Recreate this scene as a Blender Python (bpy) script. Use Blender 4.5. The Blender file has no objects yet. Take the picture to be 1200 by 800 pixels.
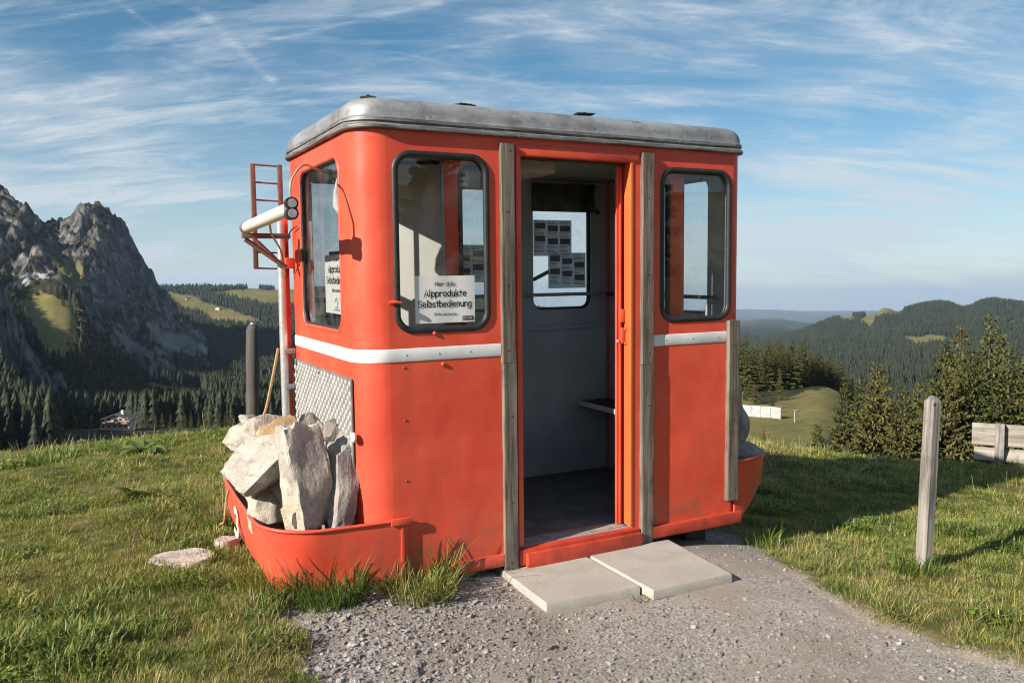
import bpy, bmesh, math, random
import numpy as np
from mathutils import Matrix, Vector
from math import radians, sin, cos, pi, tan, atan2, sqrt

SC = bpy.context.scene
COL = SC.collection
random.seed(7)
RNG = np.random.default_rng(11)

# ------------------------------------------------------------------ camera
CAM_H = 1.33
FPX = 986.374                       # focal length in photo pixels (1200 wide)
PITCH = radians(-2.8)
cam_data = bpy.data.cameras.new('camera')
cam_data.sensor_width = 36.0
cam_data.lens = 36.0 * FPX / 1200.0
cam_data.clip_start = 0.05
cam_data.clip_end = 90000.0
cam = bpy.data.objects.new('camera', cam_data)
cam.location = (0, 0, CAM_H)
cam.rotation_euler = (pi / 2 + PITCH, 0, 0)
COL.objects.link(cam)
SC.camera = cam

# ------------------------------------------------------------------ sun and sky
SUN_EL = radians(27.0)
SUN_AZ = radians(230.5)             # where the sun stands, clockwise from +Y
sun_data = bpy.data.lights.new('sun', 'SUN')
sun_data.energy = 5.0
sun_data.angle = radians(0.5)
sun_data.color = (1.0, 0.91, 0.80)
sun = bpy.data.objects.new('sun', sun_data)
to_sun = Vector((sin(SUN_AZ) * cos(SUN_EL), cos(SUN_AZ) * cos(SUN_EL), sin(SUN_EL)))
sun.rotation_euler = to_sun.to_track_quat('Z', 'Y').to_euler()
sun.location = to_sun * 50
COL.objects.link(sun)

world = bpy.data.worlds.new('World')
SC.world = world
world.use_nodes = True
def build_sky():
    nt = world.node_tree
    nt.nodes.clear()
    N = nt.nodes.new
    L = nt.links.new
    out = N('ShaderNodeOutputWorld')
    bg = N('ShaderNodeBackground')
    bg.inputs['Strength'].default_value = 0.060
    L(bg.outputs[0], out.inputs[0])
    sky = N('ShaderNodeTexSky')
    sky.sky_type = 'NISHITA'
    sky.sun_disc = False
    sky.sun_elevation = SUN_EL
    sky.sun_rotation = SUN_AZ
    sky.altitude = 1300
    sky.air_density = 1.0
    sky.dust_density = 0.6
    sky.ozone_density = 1.3
    tc = N('ShaderNodeTexCoord')
    sep = N('ShaderNodeSeparateXYZ')
    L(tc.outputs['Generated'], sep.inputs[0])
    def m(op, a, b=None, c=None, clamp=False):
        n = N('ShaderNodeMath'); n.operation = op; n.use_clamp = clamp
        for i, v in enumerate((a, b, c)):
            if v is None: continue
            if isinstance(v, (int, float)): n.inputs[i].default_value = v
            else: L(v, n.inputs[i])
        return n.outputs[0]
    z = m('MAXIMUM', sep.outputs['Z'], 0.0)
    den = m('ADD', z, 0.26)
    u = m('DIVIDE', sep.outputs['X'], den)
    v = m('DIVIDE', sep.outputs['Y'], den)
    cmb = N('ShaderNodeCombineXYZ')
    L(u, cmb.inputs[0]); L(v, cmb.inputs[1])
    def layer(rot, sx, sy, scale, detail, rough, dist, lo, hi, off=(0, 0, 0)):
        mp = N('ShaderNodeMapping')
        mp.inputs['Rotation'].default_value = (0, 0, radians(rot))
        mp.inputs['Scale'].default_value = (sx, sy, 1)
        mp.inputs['Location'].default_value = off
        L(cmb.outputs[0], mp.inputs[0])
        no = N('ShaderNodeTexNoise')
        no.inputs['Scale'].default_value = scale
        no.inputs['Detail'].default_value = detail
        no.inputs['Roughness'].default_value = rough
        no.inputs['Distortion'].default_value = dist
        L(mp.outputs[0], no.inputs['Vector'])
        mr = N('ShaderNodeMapRange'); mr.interpolation_type = 'SMOOTHSTEP'
        mr.inputs['From Min'].default_value = lo
        mr.inputs['From Max'].default_value = hi
        L(no.outputs['Fac'], mr.inputs['Value'])
        return mr.outputs[0]
    veil = layer(-18, 0.8, 1.5, 1.5, 3, 0.6, 0.5, 0.42, 0.70, (0.4, 0.9, 0))
    streak = layer(-26, 0.7, 2.4, 2.4, 6, 0.66, 0.7, 0.47, 0.72, (3.1, 1.2, 0))
    fine = layer(-8, 0.9, 3.2, 6.5, 4, 0.70, 0.0, 0.45, 0.68, (0.3, 5.2, 0))
    wisp = layer(24, 0.8, 3.4, 3.4, 4, 0.7, 1.0, 0.48, 0.76, (7.3, 2.2, 0))
    a = m('MULTIPLY', streak, 0.58)
    b = m('MULTIPLY', m('MULTIPLY', fine, 0.42), m('ADD', m('MULTIPLY', veil, 0.8), 0.2))
    c = m('MULTIPLY', veil, 0.44)
    d = m('MULTIPLY', wisp, 0.26)
    cov = m('ADD', m('ADD', a, b), m('ADD', c, d))
    hi = N('ShaderNodeMapRange'); hi.interpolation_type = 'SMOOTHSTEP'
    hi.inputs['From Min'].default_value = 0.10; hi.inputs['From Max'].default_value = 0.32
    hi.inputs['To Min'].default_value = 1.0; hi.inputs['To Max'].default_value = 0.90
    L(z, hi.inputs['Value'])
    cov = m('MULTIPLY', cov, hi.outputs[0])
    # contrails: thin worn lines in the cloud plane
    def trail(p0, p1, width, amt, nscale):
        x0, y0 = p0; x1, y1 = p1
        dx, dy = x1 - x0, y1 - y0
        ln = sqrt(dx * dx + dy * dy); dx /= ln; dy /= ln
        du = m('SUBTRACT', u, x0); dv = m('SUBTRACT', v, y0)
        per = m('ABSOLUTE', m('SUBTRACT', m('MULTIPLY', du, -dy), m('MULTIPLY', dv, -dx)))
        al = m('ADD', m('MULTIPLY', du, dx), m('MULTIPLY', dv, dy))
        g = m('SUBTRACT', 1.0, m('DIVIDE', per, width), clamp=True)
        s = m('MULTIPLY', m('MULTIPLY', m('GREATER_THAN', al, 0.0), m('LESS_THAN', al, ln)), amt)
        return m('MULTIPLY', m('MULTIPLY', g, s), m('ADD', m('MULTIPLY', fine, 0.9), 0.25))
    def uv(px, py):
        t = (352 - py) / FPX; xx = (px - 600) / FPX
        n_ = sqrt(1 + xx * xx + t * t)
        return (xx / n_ / (t / n_ + 0.26), 1 / n_ / (t / n_ + 0.26))
    for p0, p1, w_, am in (((120, -10), (215, 60), 0.012, .30), ((235, 15), (335, 110), 0.018, .42), ((295, 60), (520, 10), 0.012, .34),
                           ((380, 95), (640, 40), 0.012, .26), ((-20, 45), (280, -5), .02, .30)):
        cov = m('ADD', cov, trail(uv(*p0), uv(*p1), w_, am, 2.5))
    # thin even layer low over the horizon
    low = N('ShaderNodeMapRange'); low.interpolation_type = 'SMOOTHSTEP'
    low.inputs['From Min'].default_value = 0.26; low.inputs['From Max'].default_value = 0.02
    low.inputs['To Max'].default_value = 0.78
    L(z, low.inputs['Value'])
    cov = m('ADD', cov, m('MULTIPLY', low.outputs[0], m('ADD', m('MULTIPLY', veil, 0.7), 0.45)))
    cov = m('MULTIPLY', cov, 0.98)
    cov = m('MINIMUM', cov, 0.86)
    mix = N('ShaderNodeMix'); mix.data_type = 'RGBA'
    L(cov, mix.inputs[0])
    hsv = N('ShaderNodeHueSaturation'); hsv.inputs['Saturation'].default_value = 1.30; hsv.inputs['Hue'].default_value = 0.487
    L(sky.outputs[0], hsv.inputs['Color'])
    L(hsv.outputs[0], mix.inputs[6])
    mix.inputs[7].default_value = (6.3, 6.9, 7.4, 1)
    L(mix.outputs[2], bg.inputs['Color'])
build_sky()

SC.view_settings.view_transform = 'Standard'
SC.view_settings.look = 'None'
SC.view_settings.exposure = 0.85
SC.view_settings.gamma = 1.0
SC.view_settings.use_curve_mapping = False
SC.render.engine = 'CYCLES'
SC.cycles.use_denoising = True
SC.cycles.max_bounces = 6
SC.cycles.diffuse_bounces = 3
SC.cycles.glossy_bounces = 3
SC.cycles.transparent_max_bounces = 16
SC.cycles.volume_bounces = 0
SC.cycles.caustics_reflective = False
SC.cycles.caustics_refractive = False
SC.cycles.use_adaptive_sampling = True
SC.cycles.adaptive_threshold = 0.02
SC.cycles.filter_width = 1.1

# ------------------------------------------------------------------ pixel helpers (photo pixels -> places)
_ct, _st = cos(PITCH), sin(PITCH)
def ray(px, py):
    """direction through a photo pixel, scaled so that the forward depth is 1"""
    a = (px - 600) / FPX; b = -(py - 400) / FPX
    return Vector((a, _ct - b * _st, _st + b * _ct))
def at_range(px, py, r):
    d = ray(px, py); h = sqrt(d.x * d.x + d.y * d.y)
    return Vector((0, 0, CAM_H)) + d * (r / h)
def elev_tan(px, py):
    d = ray(px, py)
    return d.z / sqrt(d.x * d.x + d.y * d.y)
def to_pixel(x, y, z):
    zz = z - CAM_H
    dep = y * _ct + zz * _st
    up = -y * _st + zz * _ct
    return 600 + FPX * x / dep, 400 - FPX * up / dep
# the cabin stands slightly tilted on the slope: its own frame (x along the front, y into it, z up)
CAB = Matrix(((0.886653, -0.462321, -0.010311, -0.663712),
              (0.461748, 0.886329, -0.034775, 3.726261),
              (0.025216, 0.026072, 0.999342, 0.081381),
              (0, 0, 0, 1)))
CABI = CAB.inverted()
def cab_on(px, py, axis, val):
    """point in the cabin frame where the ray through a photo pixel meets x, y or z = val"""
    o = CABI @ Vector((0, 0, CAM_H)); d = CABI.to_3x3() @ ray(px, py)
    t = (val - o[axis]) / d[axis]
    return o + d * t

# ------------------------------------------------------------------ objects
def put(o, parent=None, label=None, cat=None, group=None, kind=None):
    COL.objects.link(o)
    if parent is not None: o.parent = parent
    tag(o, label, cat, group, kind)
    return o
def tag(o, label=None, cat=None, group=None, kind=None):
    if label: o['label'] = label
    if cat: o['category'] = cat
    if group: o['group'] = group
    if kind: o['kind'] = kind
    return o
def empty(name, loc=(0, 0, 0), rz=0.0, **k):
    o = bpy.data.objects.new(name, None)
    o.empty_display_size = 0.2
    o.location = loc; o.rotation_euler = (0, 0, rz)
    return put(o, **k)
def mesh_obj(name, me, mat=None, parent=None, smooth=None, **k):
    if mat is not None and not me.materials: me.materials.append(mat)
    o = bpy.data.objects.new(name, me)
    if smooth is not None and len(me.polygons):
        me.polygons.foreach_set('use_smooth', [True] * len(me.polygons))
        if smooth < 180:
            me.set_sharp_from_angle(angle=radians(smooth))
    return put(o, parent, **k)
def from_bm(bm, name):
    bmesh.ops.recalc_face_normals(bm, faces=bm.faces)
    me = bpy.data.meshes.new(name); bm.to_mesh(me); bm.free()
    return me
def np_mesh(name, verts, faces):
    """fast mesh from an (n,3) array and an (m,k) array of equal-sized faces"""
    verts = np.asarray(verts, np.float32); faces = np.asarray(faces, np.int32)
    me = bpy.data.meshes.new(name)
    me.vertices.add(len(verts)); me.vertices.foreach_set('co', verts.ravel())
    k = faces.shape[1]
    me.loops.add(faces.size); me.loops.foreach_set('vertex_index', faces.ravel())
    me.polygons.add(len(faces))
    me.polygons.foreach_set('loop_start', np.arange(0, faces.size, k, dtype=np.int32))
    me.update(calc_edges=True)
    return me
def copy_tree(o, parent=None):
    c = o.copy(); COL.objects.link(c)
    if parent is not None: c.parent = parent
    for ch in list(o.children): copy_tree(ch, c)
    return c

# ------------------------------------------------------------------ mesh pieces
def bm_box(bm, c, s, rot=None, bev=0.0):
    """box with centre c and full size s, optional 3x3/4x4 rotation, bevelled edges"""
    m = Matrix.Translation(c)
    if rot is not None: m = m @ rot.to_4x4()
    r = bmesh.ops.create_cube(bm, size=1.0, matrix=m @ Matrix.Diagonal((*s, 1)))
    if bev > 0:
        es = list({e for v in r['verts'] for e in v.link_edges})
        bmesh.ops.bevel(bm, geom=es, offset=bev, segments=2, profile=0.6, affect='EDGES')
    return bm
def box(name, lo, hi, mat, parent=None, bev=0.003, rot=None, **k):
    bm = bmesh.new()
    c = [(a + b) / 2 for a, b in zip(lo, hi)]; s = [abs(b - a) for a, b in zip(lo, hi)]
    bm_box(bm, c, s, rot, bev)
    return mesh_obj(name, from_bm(bm, name), mat, parent, smooth=35, **k)
def bm_tube(bm, pts, rad, n=8, cap=True):
    pts = [Vector(p) for p in pts]
    if not hasattr(rad, '__len__'): rad = [rad] * len(pts)
    rings = []
    ref = None
    for i, p in enumerate(pts):
        d = (pts[min(i + 1, len(pts) - 1)] - pts[max(i - 1, 0)]).normalized()
        if ref is None or abs(ref.dot(d)) > 0.95:
            ref = Vector((0, 0, 1)) if abs(d.z) < 0.9 else Vector((1, 0, 0))
        a = d.cross(ref).normalized(); b = a.cross(d).normalized()
        ref = b
        rings.append([bm.verts.new(p + (a * cos(2 * pi * j / n) + b * sin(2 * pi * j / n)) * rad[i]) for j in range(n)])
    for i in range(len(rings) - 1):
        for j in range(n):
            bm.faces.new((rings[i][j], rings[i][(j + 1) % n], rings[i + 1][(j + 1) % n], rings[i + 1][j]))
    if cap:
        bm.faces.new(rings[0][::-1]); bm.faces.new(rings[-1])
def tube(name, pts, rad, mat, parent=None, n=8, **k):
    bm = bmesh.new(); bm_tube(bm, pts, rad, n)
    return mesh_obj(name, from_bm(bm, name), mat, parent, smooth=40, **k)
def bezier_pts(p, n=24):
    """smooth Catmull-Rom line through points"""
    p = [Vector(q) for q in p]; P_ = [p[0]] + p + [p[-1]]
    out = []
    for i in range(1, len(P_) - 2):
        for s in range(n):
            t = s / n
            a, b, c, d = P_[i - 1], P_[i], P_[i + 1], P_[i + 2]
            out.append(0.5 * ((2 * b) + (c - a) * t + (2 * a - 5 * b + 4 * c - d) * t * t + (3 * b - a - 3 * c + d) * t ** 3))
    out.append(p[-1])
    return out
def rrect(x0, x1, y0, y1, r, n=8):
    """points of a rounded rectangle; r one radius or four (ll, lr, ur, ul)"""
    if not hasattr(r, '__len__'): r = (r,) * 4
    out = []
    for (cx, cy, rr, a0) in ((x0 + r[0], y0 + r[0], r[0], pi), (x1 - r[1], y0 + r[1], r[1], 1.5 * pi),
                             (x1 - r[2], y1 - r[2], r[2], 0), (x0 + r[3], y1 - r[3], r[3], 0.5 * pi)):
        if rr <= 1e-6: out.append((cx, cy)); continue
        for i in range(n + 1):
            a = a0 + 0.5 * pi * i / n
            out.append((cx + rr * cos(a), cy + rr * sin(a)))
    return out
_tmp_scene_objs = []
def plate(outer, holes, thick, bevel=0.0):
    """flat plate with holes, in its own XY plane, centred on z = 0"""
    cu = bpy.data.curves.new('tmp', 'CURVE')
    cu.dimensions = '2D'; cu.fill_mode = 'BOTH'
    cu.extrude = thick / 2 - bevel; cu.bevel_depth = bevel; cu.bevel_resolution = 1
    for loop in [outer] + list(holes):
        sp = cu.splines.new('POLY'); sp.points.add(len(loop) - 1)
        for q, (x, y) in zip(sp.points, loop): q.co = (x, y, 0, 1)
        sp.use_cyclic_u = True
    o = bpy.data.objects.new('tmp', cu)
    COL.objects.link(o)
    dg = bpy.context.evaluated_depsgraph_get()
    me = bpy.data.meshes.new_from_object(o.evaluated_get(dg))
    bpy.data.objects.remove(o); bpy.data.curves.remove(cu)
    return me
FRONT = lambda y: Matrix(((1, 0, 0, 0), (0, 0, 1, y), (0, 1, 0, 0), (0, 0, 0, 1)))       # (u,v) -> (x=u, z=v) at depth y
SIDE = lambda x: Matrix(((0, 0, 1, x), (1, 0, 0, 0), (0, 1, 0, 0), (0, 0, 0, 1)))        # (u,v) -> (y=u, z=v) at x
FLAT = lambda z: Matrix(((1, 0, 0, 0), (0, 1, 0, 0), (0, 0, 1, z), (0, 0, 0, 1)))
def placed(me, m):
    me.transform(m)
    bm = bmesh.new(); bm.from_mesh(me)
    bmesh.ops.remove_doubles(bm, verts=bm.verts, dist=1e-5)
    bmesh.ops.recalc_face_normals(bm, faces=bm.faces); bm.to_mesh(me); bm.free()
    return me
def ring_tube(name, loop, m, rad, mat, parent, n=8, flat=1.0, **k):
    """closed tube along a 2D loop; flat squashes it along the plane's normal"""
    bm = bmesh.new(); L_ = len(loop); rings = []
    for i in range(L_):
        a = Vector((*loop[i - 1], 0)); b = Vector((*loop[(i + 1) % L_], 0)); p = Vector((*loop[i], 0))
        d = (b - a).normalized(); nrm = Vector((d.y, -d.x, 0))
        rings.append([bm.verts.new(m @ (p + nrm * rad * cos(2 * pi * j / n) + Vector((0, 0, 1)) * rad * flat * sin(2 * pi * j / n))) for j in range(n)])
    for i in range(L_):
        for j in range(n):
            bm.faces.new((rings[i][j], rings[i][(j + 1) % n], rings[(i + 1) % L_][(j + 1) % n], rings[(i + 1) % L_][j]))
    return mesh_obj(name, from_bm(bm, name), mat, parent, smooth=60, **k)

# ------------------------------------------------------------------ materials
def new_mat(name):
    m = bpy.data.materials.new(name); m.use_nodes = True
    nt = m.node_tree; nt.nodes.clear()
    out = nt.nodes.new('ShaderNodeOutputMaterial')
    return m, nt, out
class NT:
    """small helper for node trees"""
    def __init__(s, nt): s.nt = nt
    def n(s, t, **kw):
        x = s.nt.nodes.new(t)
        for k, v in kw.items():
            if k in x.bl_rna.properties: setattr(x, k, v)
        return x
    def l(s, a, b): s.nt.links.new(a, b)
    def val(s, sock, v):
        if v is None: return
        if hasattr(v, 'links') or hasattr(v, 'is_linked'): s.l(v, sock)
        else: sock.default_value = v
    def math(s, op, a, b=None, c=None, clamp=False):
        x = s.n('ShaderNodeMath', operation=op); x.use_clamp = clamp
        for i, q in enumerate((a, b, c)): s.val(x.inputs[i], q)
        return x.outputs[0]
    def mix(s, fac, a, b, blend='MIX'):
        x = s.n('ShaderNodeMix', data_type='RGBA', blend_type=blend)
        s.val(x.inputs[0], fac)
        s.val(x.inputs[6], a if hasattr(a, 'is_linked') else (*a[:3], 1)); s.val(x.inputs[7], b if hasattr(b, 'is_linked') else (*b[:3], 1))
        return x.outputs[2]
    def noise(s, vec, scale, detail=4, rough=0.55, dist=0.0):
        x = s.n('ShaderNodeTexNoise')
        x.inputs['Scale'].default_value = scale; x.inputs['Detail'].default_value = detail
        x.inputs['Roughness'].default_value = rough; x.inputs['Distortion'].default_value = dist
        if vec is not None: s.l(vec, x.inputs['Vector'])
        return x.outputs['Fac']
    def ramp(s, v, lo, hi, a=0.0, b=1.0):
        x = s.n('ShaderNodeMapRange'); x.interpolation_type = 'SMOOTHSTEP'
        s.val(x.inputs[0], v)
        for i, q in enumerate((lo, hi, a, b)): x.inputs[1 + i].default_value = q
        return x.outputs[0]
    def coords(s, kind='Object', scale=(1, 1, 1), rot=(0, 0, 0), loc=(0, 0, 0)):
        tc = s.n('ShaderNodeTexCoord'); mp = s.n('ShaderNodeMapping')
        mp.inputs['Scale'].default_value = scale; mp.inputs['Rotation'].default_value = rot; mp.inputs['Location'].default_value = loc
        s.l(tc.outputs[kind], mp.inputs[0]); return mp.outputs[0]
    def bump(s, h, strength, dist):
        x = s.n('ShaderNodeBump'); x.inputs['Strength'].default_value = strength; x.inputs['Distance'].default_value = dist
        s.l(h, x.inputs['Height']); return x.outputs[0]
    def bsdf(s, out, color, rough=0.6, metallic=0.0, normal=None, spec=None):
        b = s.n('ShaderNodeBsdfPrincipled')
        s.val(b.inputs['Base Color'], color if hasattr(color, 'is_linked') else (*color[:3], 1))
        s.val(b.inputs['Roughness'], rough); s.val(b.inputs['Metallic'], metallic)
        if spec is not None: s.val(b.inputs['Specular IOR Level'], spec)
        if normal is not None: s.l(normal, b.inputs['Normal'])
        s.l(b.outputs[0], out.inputs[0]); return b
def simple_mat(name, col, rough=0.6, metallic=0.0, var=0.25, scale=12.0, bump=0.0, bscale=60.0, bdist=0.002, stretch=(1, 1, 1), dark=None, spec=None):
    """base colour with broken-up tone, a second colour in patches, and fine relief"""
    m, nt, out = new_mat(name); t = NT(nt)
    co = t.coords('Object', stretch)
    n1 = t.noise(co, scale, 6, 0.6)
    dk = dark if dark is not None else tuple(c * (1 - var) for c in col)
    c = t.mix(t.ramp(n1, 0.3, 0.72), dk, tuple(min(1, c_ * (1 + var * 0.35)) for c_ in col))
    r = t.math('ADD', t.math('MULTIPLY', t.noise(co, scale * 2.3, 3), 0.25), rough - 0.12)
    nrm = t.bump(t.noise(co, bscale, 5, 0.6), bump, bdist) if bump > 0 else None
    t.bsdf(out, c, r, metallic, nrm, spec)
    return m

# ------------------------------------------------------------------ numpy noise
_PERM = np.random.default_rng(5).random((512, 512)).astype(np.float32)
def vnoise(x, y):
    xi = np.floor(x).astype(np.int64); yi = np.floor(y).astype(np.int64)
    fx = x - xi; fy = y - yi
    fx = fx * fx * fx * (fx * (fx * 6 - 15) + 10); fy = fy * fy * fy * (fy * (fy * 6 - 15) + 10)
    a = _PERM[xi & 511, yi & 511]; b = _PERM[(xi + 1) & 511, yi & 511]
    c = _PERM[xi & 511, (yi + 1) & 511]; d = _PERM[(xi + 1) & 511, (yi + 1) & 511]
    return (a + (b - a) * fx) + ((c + (d - c) * fx) - (a + (b - a) * fx)) * fy
def fbm(x, y, oct=5, gain=0.5):
    s = 0.0; a = 1.0; t = 0.0
    for i in range(oct):
        s = s + a * vnoise(x * 2 ** i + 17.3 * i, y * 2 ** i - 9.1 * i); t += a; a *= gain
    return s / t - 0.5
def ridged(x, y, oct=5):
    s = 0.0; a = 1.0; t = 0.0
    for i in range(oct):
        s = s + a * (1 - np.abs(2 * vnoise(x * 2 ** i + 31.7 * i, y * 2 ** i + 5.3 * i) - 1)); t += a; a *= 0.55
    return s / t
def sstep(a, b, x):
    t = np.clip((x - a) / (b - a), 0, 1); return t * t * (3 - 2 * t)
def in_poly(px, py, poly):
    px = np.asarray(px, float); py = np.asarray(py, float)
    ins = np.zeros(px.shape, bool); n = len(poly); j = n - 1
    for i in range(n):
        xi, yi = poly[i]; xj, yj = poly[j]
        c = ((yi > py) != (yj > py)) & (px < (xj - xi) * (py - yi) / (yj - yi + 1e-12) + xi)
        ins ^= c; j = i
    return ins
def poly_dist(x, y, poly):
    """signed distance to a polygon, positive inside"""
    x = np.asarray(x, float); y = np.asarray(y, float)
    d = np.full(x.shape, 1e9)
    n = len(poly)
    for i in range(n):
        ax, ay = poly[i]; bx, by = poly[(i + 1) % n]
        ex, ey = bx - ax, by - ay
        t = np.clip(((x - ax) * ex + (y - ay) * ey) / (ex * ex + ey * ey), 0, 1)
        d = np.minimum(d, np.hypot(x - ax - t * ex, y - ay - t * ey))
    return np.where(in_poly(x, y, poly), d, -d)

# ------------------------------------------------------------------ the knoll the cabin stands on (metres, near the camera)
_ctrl = []
def _c(x, y, z): _ctrl.append((x, y, z))
for q in ((-.45, .0, -.07), (-.5, .6, -.06), (-.45, 1.1, -.05), (.06, -.06, -.05), (.55, -.1, -.10), (.7, -.3, -.125), (.7, -.6, -.125), (1.6, -.6, -.125), (1.15, -.05, -.125),
          (1.7, -.1, -.13), (2.2, -.05, -.20), (2.5, -.1, -.27), (2.3, 1.4, -.24), (.0, 1.5, -.06), (1.1, .7, -.16)):
    w_ = CAB @ Vector(q); _c(*w_)
for x, y, z in ((2.08, 4.2, -.06), (2.6, 3.3, -.06), (1.7, 3.0, -.02), (0, 2.2, 0.0), (0, .5, 0.0), (0, -2, 0.05), (-1.9, 4.3, .02), (-1.0, 2.9, .03), (-2.4, 2.4, .05),
                (-3, 0, .05), (3, 0, -.08), (-4, 4, .03), (3.6, 4.6, -.14), (-2, 6.2, .04)):
    _c(x, y, z)
for px, py, r in ((-500, 547, 9), (-150, 542, 9.2), (0, 536, 9.3), (75, 526, 9.3), (150, 519, 9.2), (280, 511, 8.8), (450, 515, 9), (700, 519, 9), (900, 527, 8.6), (1000, 545, 8.8), (1150, 553, 9), (1210, 556, 9),
                  (1400, 560, 9), (1800, 560, 9)):
    q = at_range(px, py, r); _c(*q)
_ctrl = np.array(_ctrl)
def _tps(r2): return np.where(r2 > 1e-12, 0.5 * r2 * np.log(r2 + 1e-12), 0)
def _fit():
    P_ = _ctrl[:, :2]; n = len(P_)
    K = _tps(((P_[:, None] - P_[None]) ** 2).sum(-1)) + np.eye(n) * 0.02
    A = np.zeros((n + 3, n + 3)); A[:n, :n] = K; A[:n, n] = 1; A[:n, n + 1:] = P_; A[n, :n] = 1; A[n + 1:, :n] = P_.T
    return np.linalg.solve(A, np.r_[_ctrl[:, 2], 0, 0, 0])
_W = _fit()
def knoll(x, y):
    sh = np.shape(x); x = np.ravel(x).astype(float); y = np.ravel(y).astype(float)
    n = len(_ctrl); z = _W[n] + _W[n + 1] * x + _W[n + 2] * y
    for i in range(n): z = z + _W[i] * _tps((x - _ctrl[i, 0]) ** 2 + (y - _ctrl[i, 1]) ** 2)
    return z.reshape(sh)
# gravel path: outline on the ground
PATH = [(-1.22, 4.05), (-1.0, 3.72), (-.92, 3.3), (-.72, 2.95), (-.5, 2.5), (-.6, 1.6), (-1.2, .4), (-2.2, -1.2), (-3.5, -4), (2.5, -4), (2.6, -1), (2.5, 1.4), (2.12, 2.5), (1.86, 2.96), (1.58, 3.42), (1.44, 3.85), (1.40, 4.45), (1.50, 5.0),
        (1.1, 5.2), (.2, 4.6), (-.5, 4.2), (-.9, 4.15)]
def path_mask(x, y):
    d = poly_dist(x, y, PATH) + 0.14 * fbm(x * 3.1, y * 3.1, 3) + 0.05 * fbm(x * 14, y * 14, 2)
    return sstep(-0.06, 0.06, d)
# ground under the cabin stays bare
def cabin_local(x, y):
    dx = x - CAB[0][3]; dy = y - CAB[1][3]
    return dx * CAB[0][0] + dy * CAB[1][0], dx * CAB[0][1] + dy * CAB[1][1]
def under_cabin(x, y):
    lx, ly = cabin_local(x, y)
    return (lx > -.33) & (lx < 2.3) & (ly > .02) & (ly < 1.3)

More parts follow.
